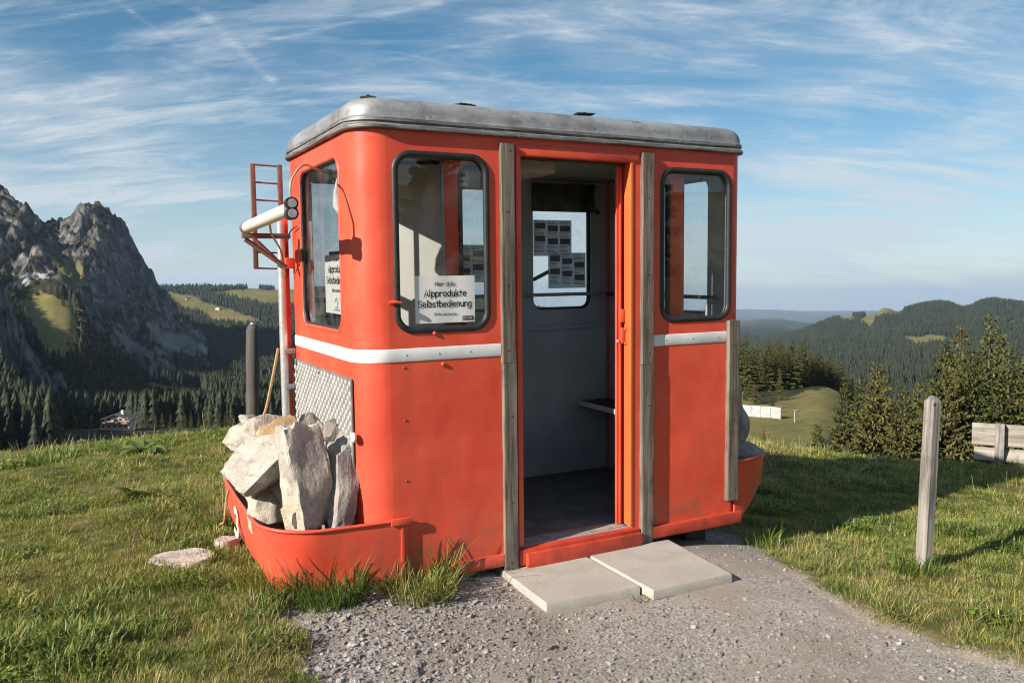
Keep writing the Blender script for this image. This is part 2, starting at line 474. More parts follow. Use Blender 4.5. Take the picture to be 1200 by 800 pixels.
# ------------------------------------------------------------------ the land around, as profiles: photo column -> (range, photo row) or (range, 'z', height)
_near_L = [(9, None), (14, -1.7), (22, -4.5), (40, -11), (80, -21), (150, -34), (250, -47)]
_near_R = [(9, None), (14, -1.7), (22, -5.0), (40, -12.5), (80, -19)]
PROF = {
 -3000: dict(n=_near_L, p=[(400, 350), (600, -200), (700, -700), (800, -1000), (900, -1100), (1000, -900), (1300, -100), (2400, 200), (3600, 300), (5000, 345), (18000, 352), (48000, 364)]),  # ridge out of view, raised so its shadow falls on the valley
 -1900: dict(n=_near_L, p=[(400, 430), (600, 150), (700, -200), (800, -500), (900, -600), (1000, -450), (1300, 60), (2400, 200), (3600, 300), (5000, 345), (18000, 352), (48000, 364)]),  # same unseen ridge, heightened to shade the valley
 -900: dict(n=_near_L, p=[(400, 480), (600, 400), (800, 330), (1000, 290), (1200, 260), (1400, 230), (1700, 180), (2400, 200), (3600, 300), (5000, 345), (18000, 352), (48000, 364)]),
 -450: dict(n=_near_L, p=[(400, 485), (600, 410), (800, 330), (1000, 335), (1200, 318), (1400, 270), (1550, 225), (1700, 180), (1900, 190), (2400, 240), (3600, 310), (5000, 345), (18000, 352), (48000, 364)]),
 -330: dict(n=_near_L, p=[(400, 490), (600, 400), (750, 290), (900, 225), (1000, 270), (1160, 320), (1400, 280), (1550, 230), (1700, 185), (1900, 200), (2400, 250), (3600, 315), (5000, 346), (18000, 353), (48000, 364)]),  # crest left of the view, added to keep the valley in shade
 -150: dict(n=_near_L, p=[(400, 492), (600, 430), (750, 330), (900, 380), (1050, 385), (1200, 362), (1400, 300), (1550, 235), (1700, 190), (1900, 210), (2400, 270), (3600, 330), (5000, 348), (18000, 355), (48000, 364)]),
 0:  dict(n=_near_L, p=[(400, 505), (600, 446), (750, 355), (900, 384), (1050, 384), (1200, 366), (1400, 334), (1550, 292), (1700, 225), (1900, 245), (2400, 310), (3600, 345), (5000, 352), (18000, 357), (48000, 364)]),
 20: dict(n=_near_L, p=[(400, 505), (600, 472), (750, 394), (900, 420), (1050, 402), (1200, 376), (1400, 344), (1550, 300), (1700, 241), (1900, 260), (2400, 315), (3600, 345), (5000, 352), (18000, 357), (48000, 364)]),
 45: dict(n=_near_L, p=[(400, 505), (600, 494), (750, 452), (900, 462), (1050, 412), (1200, 376), (1400, 338), (1550, 302), (1700, 261), (1900, 280), (2400, 325), (3600, 345), (5000, 352), (18000, 357), (48000, 364)]),
 66: dict(n=_near_L, p=[(400, 505), (600, 498), (750, 486), (900, 468), (1050, 412), (1200, 374), (1400, 332), (1550, 316), (1700, 271), (1900, 285), (2400, 330), (3600, 345), (5000, 352), (18000, 357), (48000, 364)]),
 88: dict(n=_near_L, p=[(400, 505), (600, 499), (750, 490), (900, 468), (1050, 418), (1200, 380), (1400, 338), (1550, 312), (1700, 259), (1900, 276), (2400, 330), (3600, 345), (5000, 352), (18000, 357), (48000, 364)]),
 105: dict(n=_near_L, p=[(400, 504), (600, 499), (750, 491), (900, 474), (1050, 446), (1200, 412), (1400, 372), (1550, 303), (1700, 250), (1900, 270), (2400, 330), (3600, 345), (5000, 352), (18000, 357), (48000, 364)]),
 118: dict(n=_near_L, p=[(400, 503), (600, 499), (750, 491), (900, 478), (1050, 455), (1200, 430), (1400, 392), (1550, 300), (1700, 246), (1900, 268), (2400, 330), (3600, 345), (5000, 352), (18000, 357), (48000, 364)]),
 135: dict(n=_near_L, p=[(400, 503), (600, 498), (750, 490), (900, 479), (1050, 460), (1200, 440), (1400, 405), (1550, 336), (1700, 260), (1900, 285), (2400, 335), (3600, 345), (5000, 352), (18000, 357), (48000, 364)]),
 150: dict(n=_near_L, p=[(400, 503), (600, 498), (750, 489), (900, 479), (1050, 463), (1200, 446), (1400, 413), (1550, 364), (1700, 284), (1900, 310), (2400, 342), (3600, 345), (5000, 352), (18000, 357), (48000, 364)]),
 166: dict(n=_near_L, p=[(400, 503), (600, 497), (750, 488), (900, 478), (1050, 464), (1200, 449), (1400, 420), (1550, 374), (1700, 306), (1900, 330), (2400, 350), (3600, 345), (5000, 352), (18000, 357), (48000, 364)]),
 190: dict(n=_near_L, p=[(400, 502), (600, 496), (750, 487), (900, 477), (1050, 464), (1200, 452), (1400, 430), (1550, 395), (1700, 346), (1900, 362), (2400, 392), (3000, 360), (3600, 339), (4200, 350), (18000, 357), (48000, 364)]),
 216: dict(n=_near_L, p=[(400, 502), (600, 495), (750, 485), (900, 475), (1050, 464), (1200, 454), (1400, 436), (1550, 412), (1700, 384), (1900, 396), (2400, 390), (3000, 360), (3600, 338), (4200, 350), (18000, 357), (48000, 364)]),
 245: dict(n=_near_L, p=[(400, 501), (600, 494), (750, 484), (900, 474), (1050, 464), (1200, 455), (1400, 440), (1550, 424), (1700, 411), (1900, 408), (2400, 388), (3000, 360), (3600, 338), (4200, 350), (18000, 357), (48000, 364)]),
 295: dict(n=_near_L, p=[(400, 500), (600, 492), (750, 480), (900, 468), (1050, 460), (1200, 452), (1400, 440), (1550, 428), (1700, 416), (1900, 405), (2400, 384), (3000, 360), (3600, 338), (4200, 350), (18000, 357), (48000, 364)]),
 345: dict(n=_near_L, p=[(400, 500), (600, 490), (750, 478), (900, 466), (1050, 458), (1200, 450), (1400, 438), (1550, 428), (1700, 418), (1900, 406), (2400, 384), (3000, 360), (3600, 339), (4200, 350), (18000, 357), (48000, 364)]),
 600: dict(n=_near_L, p=[(400, 505), (600, 495), (900, 478), (1400, 455), (1900, 430), (2400, 405), (3000, 380), (3800, 357), (4600, 364), (14000, 372), (22000, 372), (32000, 363), (48000, 366)]),
 800: dict(n=_near_R, p=[(150, 515), (250, 460), (400, 478), (600, 500), (1000, 478), (1900, 440), (2600, 420), (3400, 404), (4600, 392), (14000, 376), (17000, 380), (22000, 377), (32000, 363), (48000, 366)]),
 870: dict(n=_near_R, p=[(150, 512), (250, 454), (330, 462), (450, 490), (600, 500), (1000, 480), (1900, 446), (2600, 428), (3400, 412), (4600, 398), (6000, 386), (14000, 375), (17000, 380), (22000, 377), (32000, 362), (48000, 366)]),
 905: dict(n=_near_R, p=[(150, 512), (250, 455), (330, 458), (450, 490), (600, 500), (1000, 480), (1900, 446), (2600, 426), (3400, 408), (4600, 396), (6000, 385), (14000, 373), (17000, 381), (22000, 377), (32000, 362.5), (48000, 366)]),
 935: dict(n=_near_R, p=[(150, 514), (250, 455), (330, 462), (450, 490), (600, 500), (1000, 480), (1900, 444), (2600, 420), (3400, 402), (4000, 391), (4800, 392), (14000, 376), (17000, 381), (22000, 377), (32000, 364), (48000, 366)]),
 965: dict(n=_near_R, p=[(150, 515), (250, 452), (330, 465), (450, 495), (600, 505), (1000, 482), (1900, 440), (2600, 414), (3400, 396), (4000, 379), (4800, 386), (14000, 380), (22000, 377), (32000, 364), (48000, 366)]),
 990: dict(n=_near_R, p=[(150, 525), (250, 462), (330, 475), (450, 500), (600, 508), (1000, 482), (1900, 436), (2600, 410), (3400, 390), (4000, 371), (4800, 380), (14000, 380), (22000, 377), (32000, 364), (48000, 366)]),
 1022: dict(n=_near_R, p=[(150, 540), (250, 490), (330, 490), (450, 505), (600, 510), (1000, 482), (1900, 434), (2600, 408), (3400, 386), (4000, 367), (4800, 377), (14000, 380), (22000, 377), (32000, 364), (48000, 366)]),
 1037: dict(n=_near_R, p=[(150, 545), (250, 500), (400, 503), (600, 510), (1000, 482), (1900, 434), (2600, 406), (3400, 380), (4000, 359), (4800, 370), (14000, 380), (22000, 377), (32000, 364), (48000, 366)]),
 1052: dict(n=_near_R, p=[(150, 550), (250, 505), (400, 505), (600, 510), (1000, 482), (1900, 432), (2600, 405), (3400, 381), (4000, 364), (4800, 372), (14000, 380), (22000, 377), (32000, 364), (48000, 366)]),
 1085: dict(n=_near_R, p=[(150, 560), (250, 515), (400, 510), (600, 512), (1000, 482), (1900, 430), (2600, 402), (3400, 376), (4000, 356), (4800, 368), (14000, 380), (22000, 377), (32000, 364), (48000, 366)]),
 1108: dict(n=_near_R, p=[(150, 560), (250, 515), (400, 510), (600, 512), (1000, 482), (1900, 430), (2600, 402), (3400, 376), (4000, 355), (4800, 368), (14000, 380), (22000, 377), (32000, 364), (48000, 366)]),
 1130: dict(n=_near_R, p=[(150, 560), (250, 515), (400, 510), (600, 512), (1000, 480), (1900, 428), (2600, 400), (3400, 377), (4000, 362), (4800, 368), (14000, 380), (22000, 377), (32000, 364), (48000, 366)]),
 1160: dict(n=_near_R, p=[(150, 560), (250, 515), (400, 510), (600, 512), (1000, 480), (1900, 426), (2600, 398), (3400, 374), (4000, 352), (4800, 366), (14000, 380), (22000, 377), (32000, 364), (48000, 366)]),
 1205: dict(n=_near_R, p=[(150, 560), (250, 515), (400, 510), (600, 512), (1000, 478), (1900, 424), (2600, 396), (3400, 376), (4000, 357), (4800, 366), (14000, 380), (22000, 377), (32000, 364), (48000, 366)]),
 1400: dict(n=_near_R, p=[(150, 560), (250, 510), (400, 505), (600, 505), (1000, 470), (1900, 415), (2600, 385), (3400, 362), (4000, 345), (4800, 358), (14000, 375), (32000, 364), (48000, 366)]),
 1900: dict(n=_near_R, p=[(150, 540), (250, 480), (400, 460), (600, 450), (1000, 430), (1900, 395), (2600, 375), (4000, 340), (4800, 355), (14000, 372), (32000, 364), (48000, 366)]),
}
_BACK = [(9, 0.15), (14, 0.3), (40, 1.2), (80, 3), (150, 8), (400, 30), (1000, 80), (2500, 160), (6000, 50), (48000, -700)]
def _profile_tables():
    az = []; prof = []
    for px in sorted(PROF):
        d = PROF[px]; rs = []; zs = []
        for r, z in d['n']:
            if z is None:
                q = atan2((px - 600) / FPX, 1); z = float(knoll(np.array([r * sin(q)]), np.array([r * cos(q)]))[0])
            rs.append(r); zs.append(z)
        for r, py in d['p']:
            rs.append(r); zs.append(CAM_H + r * elev_tan(px, py))
        az.append(atan2((px - 600) / FPX, 1)); prof.append((np.log(rs), np.array(zs)))
    rs = np.log([q[0] for q in _BACK]); zs = np.array([q[1] for q in _BACK])
    for a in (-pi, -2.2, -1.5): az.insert(0, a); prof.insert(0, (rs, zs))
    az[:3] = sorted(az[:3])
    for a in (1.5, 2.2, pi): az.append(a); prof.append((rs, zs))
    return np.array(az), prof
_AZ, _PF = _profile_tables()
_LR = np.linspace(np.log(9), np.log(48000), 1500)
_TAB = np.stack([np.interp(_LR, a, b) for a, b in _PF])       # columns x range
def _smooth(t, k):
    w = np.hanning(k + 2)[1:-1]; w /= w.sum()
    p_ = np.pad(t, ((0, 0), (k // 2, k // 2)), mode='edge')
    return np.stack([np.convolve(q, w, 'valid') for q in p_])
_TAB = _smooth(_TAB, 9)
def profile_z(az, r):
    lr = np.clip((np.log(np.maximum(r, 9.0)) - _LR[0]) / (_LR[1] - _LR[0]), 0, len(_LR) - 1.001)
    j = lr.astype(int); fj = lr - j
    i = np.clip(np.searchsorted(_AZ, az) - 1, 0, len(_AZ) - 2)
    fi = np.clip((az - _AZ[i]) / (_AZ[i + 1] - _AZ[i]), 0, 1)
    # Catmull-Rom across columns keeps spurs rounded
    i0 = np.maximum(i - 1, 0); i3 = np.minimum(i + 2, len(_AZ) - 1)
    def g(k): return _TAB[k, j] * (1 - fj) + _TAB[k, j + 1] * fj
    a, b, c, d = g(i0), g(i), g(i + 1), g(i3)
    h = (_AZ[i + 1] - _AZ[i])
    mb = np.where(i0 == i, (c - b) / h, (c - a) / np.maximum(_AZ[i + 1] - _AZ[i0], 1e-6)) * h
    mc = np.where(i3 == i + 1, (c - b) / h, (d - b) / np.maximum(_AZ[i3] - _AZ[i], 1e-6)) * h
    lim = 3 * np.abs(c - b)
    mb = np.clip(mb, -lim, lim); mc = np.clip(mc, -lim, lim)
    t = fi; t2 = t * t; t3 = t2 * t
    return b * (2 * t3 - 3 * t2 + 1) + mb * (t3 - 2 * t2 + t) + c * (-2 * t3 + 3 * t2) + mc * (t3 - t2)
def px_of_az(az): return 600 + FPX * np.tan(np.clip(az, -1.4, 1.4))
def rock_amount(az, r):
    """how much of the land here is bare mountain rock (0..1)"""
    px = px_of_az(az)
    main = sstep(1330, 1500, r) * (1 - sstep(1950, 2300, r)) * (1 - sstep(225, 262, px))
    spur = sstep(1300, 1420, r + (px - 100) * 2.0) * sstep(60, 105, px) * (1 - sstep(1500, 1700, r)) * (1 - sstep(180, 230, px))
    near = sstep(560, 640, r) * (1 - sstep(830, 930, r)) * (1 - sstep(60, 95, px))
    return np.clip(np.maximum(np.maximum(main, near), spur) * (np.abs(az) < 1.3), 0, 1)
def land_z(x, y):
    """height of the land anywhere"""
    r = np.hypot(x, y); az = np.arctan2(x, y)
    zf = profile_z(az, r)
    rk = rock_amount(az, r)
    zf = zf + rk * ((ridged(x / 110, y / 110, 6) - 0.55) * 70 + (ridged(x / 30 + 9, y / 44, 4) - .5) * 34 + np.maximum(ridged(x / 17 + 3, y / 21 + 7, 3) - .62, 0) * 34)
    mid = sstep(120, 500, r) * (1 - rk)
    zf = zf + mid * fbm(x / 160, y / 160, 5) * np.minimum(r * 0.012, 22)
    zf = zf + sstep(14, 30, r) * (1 - sstep(80, 300, r)) * fbm(x / 9, y / 9, 4) * 0.8
    k = knoll(np.clip(x, -14, 14), np.clip(y, -14, 14))
    gr = 1 - path_mask(x, y) if np.any(r < 15) else np.ones_like(r)
    k = k + gr * (fbm(x * 1.7, y * 1.7, 4) * 0.085 + fbm(x * 6, y * 6, 2) * 0.030 + 0.022) + (1 - gr) * fbm(x * 4, y * 4, 3) * 0.012
    t = sstep(8.6, 11.5, r)
    return k * (1 - t) + zf * t

# ------------------------------------------------------------------ what grows where (photo outlines thrown onto the land)
MEADOWS = [
 [(10, 352), (28, 344), (50, 338), (70, 346), (84, 360), (92, 382), (94, 405), (92, 428), (75, 428), (56, 424), (47, 406), (36, 388), (22, 368)],
 [(28, 322), (45, 312), (62, 310), (66, 316), (50, 322), (34, 330)],
 [(70, 308), (96, 312), (104, 330), (86, 332), (74, 322)],
 [(192, 340), (222, 346), (240, 352), (268, 362), (300, 374), (318, 382), (300, 384), (250, 378), (238, 366), (215, 364), (200, 352)],
 [(240, 342), (346, 337), (346, 360), (325, 360), (300, 356), (265, 348)],
 [(150, 452), (190, 448), (230, 454), (285, 472), (290, 490), (240, 486), (180, 472)],
 [(860, 452), (880, 466), (905, 474), (925, 466), (950, 455), (976, 450), (990, 452), (986, 470), (978, 500), (960, 530), (850, 540), (850, 460)],
 [(1008, 375), (1022, 366), (1036, 361), (1052, 363), (1062, 366), (1045, 371), (1028, 376), (1022, 388), (1016, 384)],
 [(980, 374), (992, 369), (1006, 371), (1000, 376), (986, 379)],
 [(1172, 378), (1190, 370), (1194, 376), (1180, 381)],
 [(1060, 395), (1085, 392), (1110, 396), (1104, 404), (1075, 408), (1058, 402)],
]
SCREE = [[(-10, 372), (0, 346), (8, 334), (32, 320), (62, 316), (66, 322), (40, 326), (20, 340), (6, 352)],
         [(168, 378), (185, 382), (222, 396), (248, 410), (225, 414), (198, 408), (182, 398)],
         [(135, 388), (150, 394), (172, 410), (196, 424), (176, 420), (150, 406)]]
def cover(x, y, z):
    """meadow, scree and rock shares at points of the land"""
    px, py = to_pixel(x, np.maximum(y, 1.0), z)
    r = np.hypot(x, y); az = np.arctan2(x, y)
    jx = fbm(x / (r * .02 + .1), y / (r * .02 + .1), 3) * 16; jy = fbm(x / (r * .02 + .1) + 40, y / (r * .02 + .1), 3) * 10
    me = np.zeros(x.shape, bool)
    for q in MEADOWS: me |= in_poly(px + jx, py + jy, q)
    sc = np.zeros(x.shape, bool)
    for q in SCREE: sc |= in_poly(px + jx * .5, py + jy * .5, q)
    near_slope = (r < 130) | (y < 5)
    me = (me & (y > 5)) | near_slope
    rk = rock_amount(az, r)
    return me, sc & (r > 500), rk

def polar_sheet(name, azs, rs, zfun):
    A, R_ = np.meshgrid(azs, rs)
    x = R_ * np.sin(A); y = R_ * np.cos(A); z = zfun(x, y)
    nr, na = x.shape
    idx = np.arange(nr * na).reshape(nr, na)
    f = np.stack([idx[:-1, :-1], idx[1:, :-1], idx[1:, 1:], idx[:-1, 1:]], -1).reshape(-1, 4)
    me = np_mesh(name, np.stack([x, y, z], -1).reshape(-1, 3), f[:, ::-1])
    return me, x.ravel(), y.ravel(), z.ravel()
def add_color(me, name, rgba):
    a = me.color_attributes.new(name, 'FLOAT_COLOR', 'POINT')
    a.data.foreach_set('color', np.asarray(rgba, np.float32).ravel())

# --- ground material near the camera: soil, turf base and gravel
def ground_mat():
    m, nt, out = new_mat('ground'); t = NT(nt)
    co = t.coords('Object')
    at = t.n('ShaderNodeVertexColor', layer_name='cover')
    sep = t.n('ShaderNodeSeparateColor'); t.l(at.outputs[0], sep.inputs[0])
    n1 = t.noise(co, 3.0, 6, 0.6); n2 = t.noise(co, 40, 4, 0.6); n3 = t.noise(co, 170, 3, 0.6)
    grass = t.mix(t.ramp(n1, .35, .65), (0.055, 0.062, 0.014), (0.13, 0.11, 0.035))
    grass = t.mix(t.math('MULTIPLY', t.ramp(n2, .45, .7), .5), grass, (0.05, 0.035, 0.018))
    vo = t.n('ShaderNodeTexVoronoi'); vo.inputs['Scale'].default_value = 95; t.l(co, vo.inputs['Vector'])
    vc = t.n('ShaderNodeSeparateColor'); t.l(vo.outputs['Color'], vc.inputs[0])
    grav = t.mix(vc.outputs[0], (0.20, 0.175, 0.15), (0.40, 0.37, 0.335))
    fine = t.mix(t.ramp(n3, .35, .65), (0.22, 0.185, 0.15), (0.36, 0.32, 0.275))
    grav = t.mix(t.ramp(t.noise(co, 2.2, 4), .40, .62), grav, fine)
    grav = t.mix(t.math('MULTIPLY', t.ramp(t.noise(co, 1.1, 3), .5, .7), .45), grav, (0.17, 0.135, 0.105))
    col = t.mix(sep.outputs[2], grass, grav)
    col = t.mix(t.math('MULTIPLY', t.ramp(t.noise(co, 0.7, 5, .65), .5, .66), t.math('MULTIPLY', sep.outputs[2], .35)), col, (0.30, 0.25, 0.195))
    h = t.math('ADD', t.math('MULTIPLY', t.math('SUBTRACT', 1.0, vo.outputs['Distance']), .6), n3)
    t.bsdf(out, col, 0.95, 0, t.bump(h, 0.5, 0.008), 0.2)
    return m
# --- far land: meadow, rock, scree, forest floor
def land_mat():
    m, nt, out = new_mat('land'); t = NT(nt)
    co = t.coords('Object')
    at = t.n('ShaderNodeVertexColor', layer_name='cover')
    sep = t.n('ShaderNodeSeparateColor'); t.l(at.outputs[0], sep.inputs[0])
    geo = t.n('ShaderNodeNewGeometry'); sn = t.n('ShaderNodeSeparateXYZ'); t.l(geo.outputs['Normal'], sn.inputs[0])
    big = t.noise(co, 0.012, 8, 0.62); mid = t.noise(co, 0.06, 8, 0.65)
    forest = t.mix(t.ramp(mid, .4, .65), (0.020, 0.026, 0.014), (0.045, 0.045, 0.022))
    meadow = t.mix(t.ramp(big, .35, .65), (0.125, 0.125, 0.036), (0.20, 0.160, 0.062))
    meadow = t.mix(t.math('MULTIPLY', t.ramp(mid, .52, .68), .6), meadow, (0.21, 0.145, 0.07))
    tuss = t.noise(co, 0.35, 6, .7)
    meadow = t.mix(t.math('MULTIPLY', t.ramp(tuss, .48, .62), .55), meadow, (0.075, 0.075, 0.022))
    # limestone: pale, with dark vertical streaks and grassy ledges
    st = t.noise(t.coords('Object', (0.10, 0.10, 0.018)), 1.0, 8, 0.7)
    rock = t.mix(t.ramp(st, .36, .64), (0.055, 0.055, 0.054), (0.46, 0.44, 0.41))
    rock = t.mix(t.ramp(t.noise(co, 0.035, 8, .7), .35, .65, .0, .8), rock, (0.080, 0.078, 0.076))
    veg = t.math('MULTIPLY', t.ramp(sn.outputs[2], .56, .80), t.ramp(t.noise(co, 0.03, 8, .7), .36, .52))
    rock = t.mix(veg, rock, (0.048, 0.050, 0.020))
    scree = t.mix(t.ramp(mid, .3, .7), (0.30, 0.29, 0.275), (0.42, 0.405, 0.38))
    col = t.mix(sep.outputs[1], forest, meadow)
    col = t.mix(sep.outputs[0], col, rock)
    col = t.mix(sep.outputs[2], col, scree)
    hh = t.math('ADD', t.noise(co, 0.11, 10, .72), t.math('MULTIPLY', st, 1.2))
    bs = t.n('ShaderNodeBump'); bs.inputs['Distance'].default_value = 14.0
    t.l(hh, bs.inputs['Height']); t.l(t.math('MULTIPLY', sep.outputs[0], 0.9), bs.inputs['Strength'])
    t.bsdf(out, col, 0.95, 0, bs.outputs[0], 0.15)
    return m
M_GROUND = ground_mat(); M_LAND = land_mat()

def az_samples(step_px, coarse):
    a = np.arctan((np.arange(-90, 1290 + step_px, step_px) - 600) / FPX)
    l = np.linspace(-pi, a[0], coarse + 1)[:-1]; r = np.linspace(a[-1], pi, coarse + 1)[1:]
    return np.concatenate([l, a, r])
rs = [0.02, .3]
while rs[-1] < 12: rs.append(rs[-1] + max(0.025, rs[-1] * 0.010))
while rs[-1] < 46: rs.append(rs[-1] * 1.03)
me, gx, gy, gz = polar_sheet('ground', az_samples(4.5, 110), np.array(rs), land_z)
pm = path_mask(gx, gy); pm = np.where(under_cabin(gx, gy), 1.0, pm)
add_color(me, 'cover', np.stack([pm * 0, pm * 0, pm, pm * 0 + 1], -1))
ground = mesh_obj('ground', me, M_GROUND, smooth=180, label='grassy knoll with a grey gravel patch in front of the cabin', cat='ground', kind='structure')

rs = [42.0]
while rs[-1] < 560: rs.append(rs[-1] * 1.016)
while rs[-1] < 1300: rs.append(rs[-1] + 9.0)
while rs[-1] < 1800: rs.append(rs[-1] + 5.0)
while rs[-1] < 2000: rs.append(rs[-1] + 10.0)
while rs[-1] < 5600: rs.append(rs[-1] + 55.0)
while rs[-1] < 46000: rs.append(rs[-1] * 1.06)
def land_low(x, y):
    r = np.hypot(x, y); return land_z(x, y) - 0.5 * (1 - sstep(44, 60, r))
me, lx, ly, lz = polar_sheet('landscape', az_samples(2.3, 90), np.array(rs), land_low)
cm, cs, cr = cover(lx, ly, lz)
cr = cr * (1 - cm * 0.9)
far_plain = np.hypot(lx, ly) > 6500
cmf = np.where(far_plain, np.clip(fbm(lx / 700, ly / 700, 4) * 5 - .05, 0, .45), cm.astype(float))
add_color(me, 'cover', np.stack([cr, cmf, cs.astype(float), cr * 0 + 1], -1))
landscape = mesh_obj('landscape', me, M_LAND, smooth=180, label='rocky peaks, valley, wooded hills and far plain around the knoll', cat='landscape', kind='structure')
def ground_at(x, y): return float(land_z(np.array([float(x)]), np.array([float(y)]))[0])

# ------------------------------------------------------------------ materials of the cabin and the things
def red_paint():
    m, nt, out = new_mat('red_paint'); t = NT(nt)
    co = t.coords('Object')
    fade = t.noise(co, 2.3, 5, 0.6)
    c = t.mix(t.ramp(fade, .3, .7), (0.66, 0.068, 0.036), (0.76, 0.108, 0.055))
    streak = t.noise(t.coords('Object', (9, 9, 0.5)), 2.0, 5, 0.65)
    c = t.mix(t.math('MULTIPLY', t.ramp(streak, .54, .80), .20), c, (0.30, 0.042, 0.026))
    blotch = t.noise(co, 14, 6, 0.7)
    c = t.mix(t.math('MULTIPLY', t.ramp(blotch, .55, .8), .30), c, (0.72, 0.17, 0.10))
    # mud splash low down on the sheet, worn chips
    sx = t.n('ShaderNodeSeparateXYZ'); t.l(co, sx.inputs[0])
    low = t.math('MULTIPLY', t.ramp(sx.outputs[2], .34, -.06), t.ramp(t.noise(co, 7, 5, .65), .40, .68))
    c = t.mix(t.math('MULTIPLY', low, .65), c, (0.22, 0.12, 0.075))
    scuff = t.noise(t.coords('Object', (3, 3, 14)), 5.0, 5, .7)
    c = t.mix(t.math('MULTIPLY', t.ramp(scuff, .60, .72), .22), c, (0.62, 0.26, 0.18))
    chips = t.ramp(t.noise(co, 40, 5, .65), .705, .73)
    c = t.mix(t.math('MULTIPLY', chips, .85), c, (0.16, 0.07, 0.05))
    dent = t.noise(t.coords('Object', (1, 1, .8)), 3.4, 2, 0.5)
    fine = t.noise(co, 130, 3, .6)
    h = t.math('ADD', t.math('MULTIPLY', dent, 1.0), t.math('MULTIPLY', fine, .012))
    r = t.math('ADD', t.math('MULTIPLY', blotch, .25), .30)
    t.bsdf(out, c, r, 0, t.bump(h, .22, .05), .45)
    return m
def glass_mat(name='window_glass', tint=(0.95, 0.965, 0.965), dirt=0.06):
    m, nt, out = new_mat(name); t = NT(nt)
    tr = t.n('ShaderNodeBsdfTransparent'); tr.inputs[0].default_value = (*tint, 1)
    gl = t.n('ShaderNodeBsdfGlossy'); gl.inputs['Roughness'].default_value = 0.0
    geo = t.n('ShaderNodeNewGeometry'); dt = t.n('ShaderNodeVectorMath', operation='DOT_PRODUCT')
    t.l(geo.outputs['Normal'], dt.inputs[0]); t.l(geo.outputs['Incoming'], dt.inputs[1])
    cs = t.math('SUBTRACT', 1.0, t.math('ABSOLUTE', dt.outputs['Value']), clamp=True)
    fr = t.math('ADD', t.math('MULTIPLY', t.math('POWER', cs, 5.0), .95), .045, clamp=True)
    mx = t.n('ShaderNodeMixShader'); t.l(fr, mx.inputs[0]); t.l(tr.outputs[0], mx.inputs[1]); t.l(gl.outputs[0], mx.inputs[2])
    df = t.n('ShaderNodeBsdfDiffuse'); df.inputs[0].default_value = (0.6, 0.58, 0.54, 1)
    co = t.coords('Object')
    d = t.math('MULTIPLY', t.ramp(t.noise(co, 5, 6, .7), .42, .75), dirt)
    m2 = t.n('ShaderNodeMixShader'); t.l(d, m2.inputs[0]); t.l(mx.outputs[0], m2.inputs[1]); t.l(df.outputs[0], m2.inputs[2])
    t.l(m2.outputs[0], out.inputs[0]); return m
def wood_mat(name, light, dark, axis=2, scale=1.0):
    m, nt, out = new_mat(name); t = NT(nt)
    st = [42.0, 42.0, 42.0]; st[axis] = 2.2
    info = t.n('ShaderNodeObjectInfo')
    tc = t.n('ShaderNodeTexCoord'); add = t.n('ShaderNodeVectorMath', operation='ADD')
    t.l(tc.outputs['Object'], add.inputs[0])
    mul = t.math('MULTIPLY', info.outputs['Random'], 13.0); cb = t.n('ShaderNodeCombineXYZ')
    for i in range(3): t.l(mul, cb.inputs[i])
    t.l(cb.outputs[0], add.inputs[1])
    mp = t.n('ShaderNodeMapping'); mp.inputs['Scale'].default_value = [q * scale for q in st]; t.l(add.outputs[0], mp.inputs[0])
    g = t.noise(mp.outputs[0], 1.0, 6, .65, .5)
    c = t.mix(t.ramp(g, .32, .68), dark, light)
    blot = t.noise(add.outputs[0], 6.0, 5, .6)
    c = t.mix(t.math('MULTIPLY', t.ramp(blot, .5, .75), .5), c, tuple(q * .55 for q in dark))
    kn = t.n('ShaderNodeTexVoronoi'); kn.inputs['Scale'].default_value = 5.5; t.l(add.outputs[0], kn.inputs['Vector'])
    c = t.mix(t.ramp(kn.outputs['Distance'], .085, .05), c, tuple(q * .45 for q in dark))
    t.bsdf(out, c, .88, 0, t.bump(g, .7, .003), .2)
    return m
def roof_mat():
    m, nt, out = new_mat('roof_metal'); t = NT(nt)
    co = t.coords('Object')
    a = t.noise(co, 4.0, 7, .65); b = t.noise(t.coords('Object', (1, 1, 2.5)), 7.0, 7, .7); s = t.noise(co, 36, 6, .7)
    c = t.mix(t.ramp(a, .3, .7), (0.16, 0.165, 0.17), (0.34, 0.345, 0.35))
    c = t.mix(t.math('MULTIPLY', t.ramp(b, .54, .70), .6), c, (0.10, 0.095, 0.09))
    sz_ = t.n('ShaderNodeSeparateXYZ'); t.l(co, sz_.inputs[0])
    c = t.mix(t.math('MULTIPLY', t.ramp(sz_.outputs[2], 2.065, 2.03), t.ramp(t.noise(t.coords('Object', (2, 2, 60)), 2.0, 5, .65), .44, .6)), c, (0.11, 0.095, 0.08))
    c = t.mix(t.math('MULTIPLY', t.ramp(s, .58, .7), .7), c, (0.46, 0.45, 0.43))
    c = t.mix(t.math('MULTIPLY', t.ramp(t.noise(co, 22, 5, .7), .63, .7), .9), c, (0.075, 0.055, 0.045))
    t.bsdf(out, c, t.math('ADD', t.math('MULTIPLY', s, .3), .34), t.math('SUBTRACT', .55, t.math('MULTIPLY', s, .5)), t.bump(s, .3, .004))
    return m
